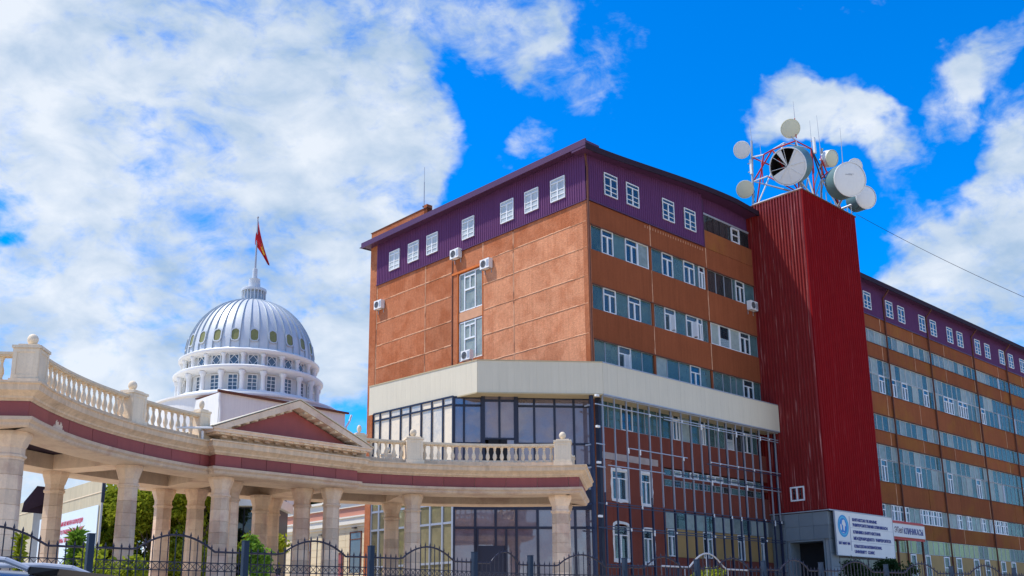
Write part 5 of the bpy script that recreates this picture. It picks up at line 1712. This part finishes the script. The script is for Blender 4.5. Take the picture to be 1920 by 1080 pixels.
# cable running off to the right
cb = MB()
p0 = at(1606, 402, 70.5); p1 = at(1925, 552, 60)
d = p1 - p0
pts = []
for i in range(41):
    t_ = i / 40 * 1.35
    pts.append(p0 + d * t_ + Vector((0, 0, -1.0 * 4 * t_ / 1.35 * (1 - t_ / 1.35) * .35)))
cb.path(pts, .016, 5)
tag(part('overhead_cable', cb, 'iron'), 'thin dark cable sagging from the tower top away to the right', 'cable')

# ------------------------------------------------------------------ low yellow building beyond the colonnade
yb = thing('cream_annex', 'low cream annex with a white cornice and pink frieze behind the colonnade', 'building', UV0, AZ)
YU = -4.0
part('wall', MB().box(YU, 4, 12.95, 34, 2, 7.8), 'cream', yb)
for k in range(12):
    z = 2.1 + k * .47
    for j in range(7):
        part('siding_board', MB().box(YU - .04, YU - .002, 12.96 + j * 3.0, 12.96 + j * 3.0 + 2.98, z, z + .455), 'cream', yb)
part('cornice', MB().box(YU - .12, YU, 12.96, 34, 7.62, 7.8).box(YU - .3, 4, 12.95, 34, 7.8, 8.3).box(YU - .38, 4, 12.95, 34, 8.22, 8.32).box(YU - .3, 4, 12.95, 34, 8.92, 9.35).box(YU - .45, 4.2, 12.95, 34.2, 9.35, 9.5), 'creamwhite', yb)
part('frieze', MB().box(YU - .18, 4, 12.95, 34, 8.32, 8.92), 'pink', yb)
for k in range(60):
    v = 13.1 + k * .34
    part('dentil', MB().box(YU - .26, YU - .1, v, v + .17, 9.2, 9.34) if k % 1 == 0 else MB(), 'creamwhite', yb)
for a, b, z0, z1, nm in ((17.05, 18.4, 4.6, 7.3, 'window'), (19.1, 20.2, 2.0, 6.0, 'door'), (23.2, 24.2, 3, 7.0, 'window')):
    f = part(nm, MB().box(YU - .09, YU - .045, a, a + .08, z0, z1).box(YU - .09, YU - .045, b - .08, b, z0, z1).box(YU - .09, YU - .045, a, b, z1 - .08, z1).box(YU - .09, YU - .045, a, b, z0 + (z1 - z0) * .8, z0 + (z1 - z0) * .8 + .06), 'rust', yb)
    part('pane', MB().box(YU - .06, YU - .046, a + .08, b - .08, z0, z1 - .08), 'darkpane' if nm == 'window' else 'maroon', f)
part('pilaster', MB().box(YU - .12, YU - .045, 15.9, 16.5, 2, 7.6).box(YU - .12, YU - .045, 12.96, 13.6, 2, 7.6), 'creamwhite', yb)
part('wall_lamp', MB().box(YU - .3, YU - .05, 21.6, 21.9, 7.3, 7.36).box(YU - .3, YU - .05, 17.6, 17.9, 7.5, 7.56), 'dark', yb)

# dark modern building farther back
mb_ = thing('dark_glass_building', 'dark glazed building with a white roof band behind the colonnade', 'building', (0, 0, 0))
def dk(x0, x1, y, z0, z1, d=.3): return MB().box(x0, x1, y, y + d, z0, z1)
part('body', dk(-19.2, -14.6, 61, 2, 8.3, 4), 'dark', mb_)
part('roof_band', dk(-22.5, -14.3, 60.2, 8.3, 8.85, 5), 'white', mb_)
part('upper_storey', dk(-19, -14.6, 62, 8.85, 9.7, 2.5), 'dark', mb_)
for k in range(11):
    x = -19.2 + k * 1.43
    if k > 2: continue
    part('pane', dk(x + .05, x + 1.38, 60.9, 5.6, 8.2, .05), 'darkglass', mb_)
    part('pane', dk(x + .05, x + 1.38, 60.9, 2.4, 5.5, .05), 'darkglass', mb_)
    part('upper_pane', dk(x + .25, x + 1.6, 61.93, 8.95, 9.6, .05), 'darkglass', mb_)

# ------------------------------------------------------------------ poster wall at the left
pw = thing('poster_wall', 'tan concrete wall with a pale blue banner of red and teal text, behind the left columns', 'wall', (0, 0, 0))
Pw = at(193, 910, 52); Pw.z = 0
dw = Vector((-cos(YAW) * .97, sin(YAW) * 1.05, 0)).normalized()
pw.location = Pw
pw.rotation_euler = (0, 0, atan2(-dw.y, -dw.x))     # local +x runs to the right end (towards viewer right)
topz = 8.9
for k in range(10):
    x1 = -k * 1.6; x0 = x1 - 1.59
    part('concrete_panel', MB().box(x0, x1, 0, .09, 2, topz), mat('tan_concrete', (.50, .44, .30), .9, .08, 1, .4, 14, rnd=.06, streak=.14) if k == 0 else bpy.data.materials['tan_concrete'], pw)
part('edge_post', MB().box(.005, .07, -.04, .12, 7.6, topz + .05), 'dark', pw)
part('post', MB().box(.02, .09, -.03, .05, 2, 7.58), 'greysteel', pw)
part('cable_line', MB().box(-16, 0, -.03, -.005, 8.15, 8.20), 'stone_pale', pw)
part('wall_spot', MB().box(-9.45, -9.1, -.05, -.003, 7.5, 7.8), 'black', pw)
bn = part('banner', MB().box(-10.8, -.25, -.06, -.02, 3.2, 7.5), 'banner', pw)
for body, x, z, s, mm, fit in (('...КАРДЫК КАЛКЫМ БИЗ МЕНЕН БОЛУҢУЗДАР', -8.0, 6.78, .34, 'signred', 5.6), ('БИЗДИН МЕНЮГО ГРАЖДАНИН ЖЭ АСТАНАС', -8.0, 6.32, .34, 'signred', 5.8), ('БАЙ-Э ДАЙЫ ЖОЛУ !', -8.0, 5.86, .34, 'signred', 4.2),
                               ('ШАРЫЛ АНИСТОР Т ОШ КОЦИНСЯ', -4.9, 5.28, .28, 'signteal', 4.1), ('ЛУККСО', -4.6, 4.85, .28, 'signteal', .9), ('СОЛДАТТ', -1.9, 4.85, .28, 'signteal', 1.2), ('КОШ МАТ', -8.6, 4.3, .28, 'signteal', 1.4)):
    lettering(bn, body, s, mm, (x, -.075, z), bold=-.004, fit=fit)
rs = thing('dark_shed_roof', 'black pitched shed roof behind the poster wall', 'roof', (0, 0, 0))
a = at(45, 941, 58); b = at(70, 911, 58); c = at(150, 922, 60); d = at(40, 960, 58)
part('slope', MB().add([d, a, b, c, d + Vector((4, 6, 0)), a + Vector((4, 6, 0)), b + Vector((4, 6, 0)), c + Vector((4, 6, 0))], [(0, 1, 2, 3), (7, 6, 5, 4), (1, 5, 6, 2), (2, 6, 7, 3), (0, 4, 5, 1)]), 'roof', rs)
part('wall', MB().box(d.x, c.x, d.y + 1.5, d.y + 6, 2, 8.0), 'concrete', rs)


# ------------------------------------------------------------------ trees and plants
def crown(blobs, n, leaf, seed, mname, parent, up=0.0):
    """leaf clusters spread through several overlapping clumps"""
    r = random.Random(seed)
    m = MB()
    for _ in range(n):
        cx_, cy_, cz_, rx, rz_ = r.choice(blobs)
        while True:
            v = Vector((r.uniform(-1, 1), r.uniform(-1, 1), r.uniform(-1, 1)))
            if .35 < v.length < 1: break
        p = Vector((cx_ + v.x * rx, cy_ + v.y * rx, cz_ + v.z * rz_))
        if noise.noise(p * .9) < -.28: continue
        for k in range(3):
            c = p + Vector((r.gauss(0, leaf), r.gauss(0, leaf), r.gauss(0, leaf)))
            a = Vector((r.uniform(-1, 1), r.uniform(-1, 1), r.uniform(-1, 1))).normalized()
            b = a.orthogonal().normalized() * leaf * r.uniform(.5, 1)
            a = a * leaf * r.uniform(.8, 1.5)
            m.add([c - a, c + b * .8, c + a, c - b * .8], [(0, 1, 2, 3)])
    return part('crown', m, mname, parent)


def tree(label, x, y, h, w, seed, mname='leaf', n=3500, leaf=.13, group=None, low=.25):
    z = 2.0
    t = thing('tree', label, 'tree', (x, y, z), 0, group)
    r = random.Random(seed)
    tr_ = MB()
    tr_.tube((0, 0, -.1), (.15, 0, h * .35), .17, 8, .12).tube((.15, 0, h * .35), (.0, .1, h * .75), .12, 8, .05)
    blobs = []
    for k in range(18):
        a = r.uniform(0, 2 * pi); zz = h * r.uniform(low, .88)
        rr = w * .5 * r.uniform(.2, .75)
        e = Vector((rr * cos(a), rr * sin(a), zz))
        tr_.tube((.1, 0, zz * .6), e, .06, 6, .02)
        blobs.append((e.x, e.y, e.z, w * r.uniform(.18, .30), h * r.uniform(.09, .16)))
    blobs.append((0, 0, h * .88, w * .22, h * .12))
    part('trunk', tr_, 'bark', t)
    crown(blobs, n, leaf, seed + 1, mname, t)
    return t


tree('yellow green leafy tree between the two left column pairs', -20.7, 57.5, 8.3, 4.1, 5, n=18000, leaf=.095, low=.06, group='trees behind the colonnade')
tree('leafy green tree left of the dark glass building', -18.0, 58, 8.1, 4.2, 8, n=18000, leaf=.095, low=.06, group='trees behind the colonnade')
tree('slim green tree right of the poster wall', -24.8, 62, 8.2, 3.4, 15, n=3200, group='trees behind the colonnade')
tree('round dark tree top above the cream annex cornice', -16.2, 84, 12.8, 4.2, 22, 'leaf_dark', n=3000, leaf=.16)
tree('low shady tree below the white roof band', -15.2, 60, 4.6, 3.0, 31, 'leaf', n=2600, low=.1)


def spiky(label, px, py, Y, h, w, mname, n, seed, cat='plant', drop=1.6):
    p = at(px, py, Y)
    g = gz(p.x, p.y)
    t = thing('garden_plant', label, cat, (p.x, p.y, g))
    H = p.z - g
    part('stem', MB().tube((0, 0, -.05), (0, 0, H * .55), .05, 6, .03), 'bark', t)
    r = random.Random(seed); m = MB()
    for _ in range(n):
        a = r.uniform(0, 2 * pi); el = r.uniform(-.3, 1.4)
        d_ = Vector((cos(a) * cos(el), sin(a) * cos(el), sin(el)))
        o_ = Vector((0, 0, r.uniform(H * .3, H - h * .35)))
        L_ = h * r.uniform(.45, .9) * (1.0 if el > .4 else w / h)
        s_ = d_.cross(Vector((0, 0, 1))).normalized() * .016
        m.add([o_ - s_, o_ + s_, o_ + d_ * L_ * .6 + s_ * .8 + Vector((0, 0, .02)), o_ + d_ * L_ - Vector((0, 0, .05)), o_ + d_ * L_ * .6 - s_ * .8], [(0, 1, 2, 3, 4)])
    part('leaves', m, mname, t, kind='stuff')
    return t


spiky('bright green spiky shrub behind the left fence panel', 146, 992, 19.5, .36, .24, 'leaf_bright', 1100, 1)
spiky('small upright conifer behind the leftmost fence arch', 40, 1000, 18.5, .25, .10, 'leaf', 600, 2)


def bush(label, px, py, Y, w, mname, seed, n=900, leaf=.05, name='shrub'):
    p = at(px, py, Y); g = gz(p.x, p.y); H = p.z - g
    t = thing(name, label, 'shrub', (p.x, p.y, g))
    r = random.Random(seed)
    part('stem', MB().tube((0, 0, -.05), (.05, 0, H * .6), .04, 6, .02).tube((0, 0, .2), (-.2, .1, H * .7), .03, 6, .01), 'bark', t)
    blobs = [(r.uniform(-w, w) * .4, r.uniform(-w, w) * .4, H * r.uniform(.2, .9), w * .4, H * .15) for _ in range(7)] + [(0, 0, H * .88, w * .3, H * .12)]
    crown(blobs, n, leaf, seed, mname, t)
    return t


bush('bright leafy shrub beside the fence post below the pediment', 474, 1010, 20.5, .42, 'leaf_bright', 4, 1500)
bush('sparse flowering shrub beside the spiky plant', 175, 1026, 19.0, .9, 'leaf', 6, 500)
bush('dark conifer left in front of the tower base windows', 1600, 1052, 60, 2.2, 'leaf_dark', 9, 1800, .09)
bush('dark conifer right in front of the tower base windows', 1662, 1050, 61, 2.2, 'leaf_dark', 12, 1800, .09)
bush('low green shrub under the twin fence arches', 1340, 1066, 40, 1.4, 'leaf', 13, 900, .06)
bush('green shrub behind the second fence panel', 255, 1046, 19.6, .4, 'leaf', 14, 700)

# ------------------------------------------------------------------ wrought iron fence
fence = thing('iron_fence', 'black wrought iron fence with arched panels and spear tips along the pavement', 'fence', (0, 0, 0))
FP = [(-10.4, 11.2), (-8.35, 12.95), (-6.2, 14.8), (-4.35, 16.4), (-2.5, 17.75), (-.76, 19.6), (.34, 20.8), (2.4, 22.0), (4.1, 22.8), (5.8, 23.6), (7.4, 24.5), (9.4, 25.7), (11.6, 27.0), (13.9, 28.3), (16.4, 29.8)]
FZ = 2.70
POST = MB().box(-.045, .045, -.045, .045, -1.9, 0).box(-.05, .05, -.05, .05, 0, .012).mesh('post', 'ironpost')
PICK = MB().tube((0, 0, -1.75), (0, 0, 0), .009, 5).add([(0, 0, .09), (.018, 0, .03), (0, .018, .03), (-.018, 0, .03), (0, -.018, .03), (0, 0, 0)], [(0, 1, 2), (0, 2, 3), (0, 3, 4), (0, 4, 1), (5, 2, 1), (5, 3, 2), (5, 4, 3), (5, 1, 4)]).mesh('picket', 'iron')
for i, (x, y) in enumerate(FP):
    link('post', POST, fence, (x, y, FZ), CAZ)
for i in range(len(FP) - 1):
    a, b = Vector(FP[i]), Vector(FP[i + 1])
    d = (b - a); L_ = d.length; d.normalize(); az = atan2(d.y, d.x)
    near = i < 9
    flat = FZ - .19
    ar = .24
    def top(s):
        t_ = s / L_
        if .28 < t_ < .78: return flat + ar * sin(pi * (t_ - .28) / .5) ** .8
        return flat
    pn = MB()
    N_ = 26
    pts = [(L_ * k / N_, 0, top(L_ * k / N_)) for k in range(N_ + 1)]
    pts = [(.08 + (L_ - .16) * k / N_, 0, top(.08 + (L_ - .16) * k / N_)) for k in range(N_ + 1)]
    pn.path(pts, .017, 6)
    zx0, zx1 = flat - .30, flat - .175
    pn.box(.08, L_ - .08, -.008, .008, zx1 - .008, zx1 + .008).box(.08, L_ - .08, -.008, .008, zx0 - .008, zx0 + .008).box(.08, L_ - .08, -.008, .008, 1.05, 1.07)
    rail = part('rail', pn, 'iron', fence, loc=(a.x, a.y, 0), rz=az)
    k = max(4, int((L_ - .2) / .115))
    st = (L_ - .2) / k
    xb = MB()
    for j in range(k + 1):
        s = .1 + j * st
        p = link('picket', PICK, rail, (s, 0, top(s)))
        if j < k:
            xb.tube((s, 0, zx0), (s + st, 0, zx1), .006, 4).tube((s, 0, zx1), (s + st, 0, zx0), .006, 4)
    part('cross_lattice', xb, 'iron', rail)

# plinth under the fence
pl = MB()
for i in range(len(FP) - 1):
    a, b = Vector(FP[i]), Vector(FP[i + 1]); d = (b - a).normalized(); n_ = Vector((d.y, -d.x)) * .14
    q = [a + n_, b + n_, b - n_, a - n_]
    pl.hexa([(*k, .2) for k in q], [(*k, 1.02) for k in q])
part('fence_plinth', pl, 'concrete', fence)
# second run of arched gate frames farther right, pale rails
gt = thing('courtyard_gate', 'pale steel double gate with arched top rails before the old facade', 'gate', (0, 0, 0))
ga = at(1240, 1061, 36); gb = at(1402, 1063, 40)
ga.z = gb.z = 0
d = (gb - ga); L_ = d.length; d.normalize(); gt.location = (ga.x, ga.y, 0); gt.rotation_euler = (0, 0, atan2(d.y, d.x))
zt = at(1240, 1061, 36).z
pp = []
for k in range(31):
    t_ = k / 30
    pp.append((L_ * t_, 0, zt + (.55 * sin(pi * (t_ - .3) / .42) if .3 < t_ < .72 else 0)))
part('top_rail', MB().path(pp, .03, 6), 'greysteel', gt)
for k in range(25):
    t_ = k / 24
    part('gate_bar', MB().tube((L_ * t_, 0, 2.2), (L_ * t_, 0, zt + (.55 * sin(pi * (t_ - .3) / .42) if .3 < t_ < .72 else 0)), .018, 5), 'alu' if k % 6 == 0 else 'iron', gt)
part('bottom_rail', MB().box(0, L_, -.02, .02, 2.2, 2.26).box(0, L_, -.02, .02, zt - .55, zt - .51), 'alu', gt)

# ------------------------------------------------------------------ SUV at the kerb, only its roof in view
car = thing('parked_suv', 'grey blue SUV with roof rails parked at the bottom left corner', 'car', (-5.55, 7.95, 0), 0)
car.scale = (1, 1, 1.02)


def loft(secs, m, cap=True):
    n_ = len(secs[0]); vs = [v for s_ in secs for v in s_]; fs = []
    for k in range(len(secs) - 1):
        for i in range(n_):
            j = (i + 1) % n_
            fs.append((k * n_ + i, (k + 1) * n_ + i, (k + 1) * n_ + j, k * n_ + j))
    if cap: fs += [tuple(range(n_)), tuple(range((len(secs) - 1) * n_, len(secs) * n_))[::-1]]
    return m.add(vs, fs)


def sec(x, wb, wt, z0, zm, z1, wr):
    """cross-section: sill, waist, roof edge"""
    h_ = [(wb * .96, z0), (wb, z0 + .25), (wb, zm - .1), (wt, zm), (wr, z1 - .10), (wr - .10, z1 - .025), (wr - .35, z1)]
    pts = [(x, -w, z) for w, z in h_] + [(x, w, z) for w, z in reversed(h_)]
    return pts


# car faces -x; rear at x=+2.36
body = MB()
loft([sec(-2.4, .80, .72, .45, .80, .92, .66), sec(-2.25, .90, .84, .3, .95, 1.03, .78), sec(-1.3, .95, .90, .28, 1.05, 1.13, .84), sec(-1.0, .96, .92, .28, 1.08, 1.2, .80), sec(-.3, .96, .92, .28, 1.1, 1.74, .66),
      sec(.3, .96, .93, .28, 1.1, 1.80, .67), sec(1.5, .96, .93, .28, 1.12, 1.79, .67), sec(2.05, .95, .92, .28, 1.12, 1.75, .65), sec(2.36, .92, .88, .35, 1.12, 1.2, .82), sec(2.42, .86, .80, .45, .95, 1.05, .76)], body)
part('body', body, 'carpaint', car, smooth=True)
for sy in (-1, 1):
    gm = MB()
    o_ = sy * .012
    def wq(x0, x1, xt0, xt1):
        gm.add([(x0, sy * .925 + o_, 1.14), (x1, sy * .925 + o_, 1.14), (xt1, sy * .69 + o_ * 1.5, 1.66), (xt0, sy * .69 + o_ * 1.5, 1.66)], [(0, 1, 2, 3)] if sy < 0 else [(3, 2, 1, 0)])
    wq(-.85, .25, -.25, .25); wq(.33, 1.28, .33, 1.2); wq(1.36, 1.98, 1.3, 1.9)
    part('side_window', gm, 'carglass', car)
    rl = MB()
    pts = [(-.1, sy * .56, 1.77), (.05, sy * .57, 1.835), (.6, sy * .57, 1.86), (1.6, sy * .57, 1.855), (1.85, sy * .565, 1.83), (2.02, sy * .56, 1.765)]
    rl.path(pts, .022, 8)
    part('roof_rail', rl, 'alu', car)
    part('mirror', MB().box(-.95, -.75, sy * .98, sy * 1.15, 1.1, 1.24), 'carpaint', car)
    part('headlight', MB().box(-2.36, -2.2, sy * .5, sy * .8, .78, .92), 'pvc', car)
    part('tail_light', MB().box(2.3, 2.43, sy * .62, sy * .86, .95, 1.15), 'redpaint', car)
part('rear_window', MB().add([(2.37, -.72, 1.22), (2.37, .72, 1.22), (2.07, .58, 1.70), (2.07, -.58, 1.70)], [(0, 1, 2, 3)]), 'carglass', car)
part('windscreen', MB().add([(-1.02, -.74, 1.2), (-1.02, .74, 1.2), (-.34, .6, 1.72), (-.34, -.6, 1.72)], [(3, 2, 1, 0)]), 'carglass', car)
sp = MB()
sp.hexa([(2.02, -.56, 1.73), (2.22, -.54, 1.72), (2.22, .56, 1.72), (2.02, .58, 1.73)], [(2.0, -.56, 1.785), (2.24, -.55, 1.765), (2.24, .57, 1.765), (2.0, .58, 1.785)])
part('rear_spoiler', sp, 'carblack', car)
WM = MB(); WM.X = Matrix.Rotation(pi / 2, 4, 'X')
WM.lathe([(.2, -.11), (.34, -.11), (.37, -.07), (.37, .07), (.34, .11), (.2, .11)], 28)
tyre_m = WM.mesh('tyre', 'tyre', True)
RM = MB(); RM.X = Matrix.Rotation(pi / 2, 4, 'X'); RM.lathe([(.05, -.09), (.23, -.07), (.23, .07), (.05, .09)], 20)
rim_m = RM.mesh('rim', 'rim', True)
for x in (-1.5, 1.45):
    for sy in (-1, 1):
        w = link('wheel', tyre_m, car, (x, sy * .86, .37)); link('rim', rim_m, w, (0, 0, 0))


# ------------------------------------------------------------------ two people beyond the fence
def person(label, p, rz, top, face_dir=1):
    """standing figure grown from a jointed skeleton"""
    t = thing('person', label, 'person', p, rz)
    J = [((0, 0, .92), .135), ((0, 0, 1.12), .13), ((0, 0, 1.32), .16), ((0, 0, 1.42), .06), ((0, 0, 1.50), .055), ((0, -.01, 1.58), .085), ((0, -.01, 1.66), .07),
         ((.17, 0, 1.36), .055), ((.24, .0, 1.10), .042), ((.25, -.07, .88), .032), ((-.17, 0, 1.36), .055), ((-.24, .0, 1.10), .042), ((-.25, -.07, .88), .032),
         ((.09, 0, .86), .09), ((.10, -.01, .48), .06), ((.10, .01, .08), .04), ((.10, -.13, .03), .035),
         ((-.09, 0, .86), .09), ((-.10, -.01, .48), .06), ((-.10, .01, .08), .04), ((-.10, -.13, .03), .035), ((.25, -.10, .80), .028), ((-.25, -.10, .80), .028)]
    E = [(0, 1), (1, 2), (2, 3), (3, 4), (4, 5), (5, 6), (2, 7), (7, 8), (8, 9), (9, 21), (2, 10), (10, 11), (11, 12), (12, 22), (0, 13), (13, 14), (14, 15), (15, 16), (0, 17), (17, 18), (18, 19), (19, 20)]
    me = bpy.data.meshes.new('body'); me.from_pydata([j[0] for j in J], E, []); me.update()
    o_ = bpy.data.objects.new('body', me); col.objects.link(o_)
    md = o_.modifiers.new('s', 'SKIN'); sb = o_.modifiers.new('u', 'SUBSURF'); sb.levels = sb.render_levels = 1
    lay = me.skin_vertices[0].data
    for i, (c_, r_v) in enumerate(J): lay[i].radius = (r_v, r_v)
    lay[0].use_root = True
    dg = bpy.context.evaluated_depsgraph_get()
    m2_ = bpy.data.meshes.new_from_object(o_.evaluated_get(dg)); bpy.data.objects.remove(o_)
    m2_.materials.clear()
    for k in ('skin', top, 'darkcloth'): m2_.materials.append(M[k])
    for pl_ in m2_.polygons:
        z = pl_.center.z; ax_ = abs(pl_.center.x)
        pl_.material_index = 0 if z > 1.43 or (ax_ > .2 and z < 1.02) else (1 if z > .9 else 2)
        pl_.use_smooth = True
    b_ = link('body', m2_, t)
    hm = MB(); hm.lathe([(.01, .13), (.06, .12), (.10, .07), (.112, 0), (.105, -.08), (.08, -.17), (.05, -.2)], 14, (0, .02, 1.64))
    part('hair', hm, 'hair', t, smooth=True)
    part('nose', MB().tube((0, -.10, 1.60), (0, -.125, 1.575), .014, 6), 'skin', t)
    return t


p = at(497, 1063, 37.5); person('person in a yellow top with dark hair behind the fence', (p.x, p.y, 2.0), .6, 'yellowcloth').scale = (1, 1, (p.z - 2.0) / 1.77)
p = at(521, 1065, 38); person('person in a mauve top with dark hair beside the yellow one', (p.x, p.y, 2.0), -.3, 'purplecloth').scale = (1, 1, (p.z - 2.0) / 1.77)

print('objects', len(bpy.data.objects), 'wing panes', NP[0])
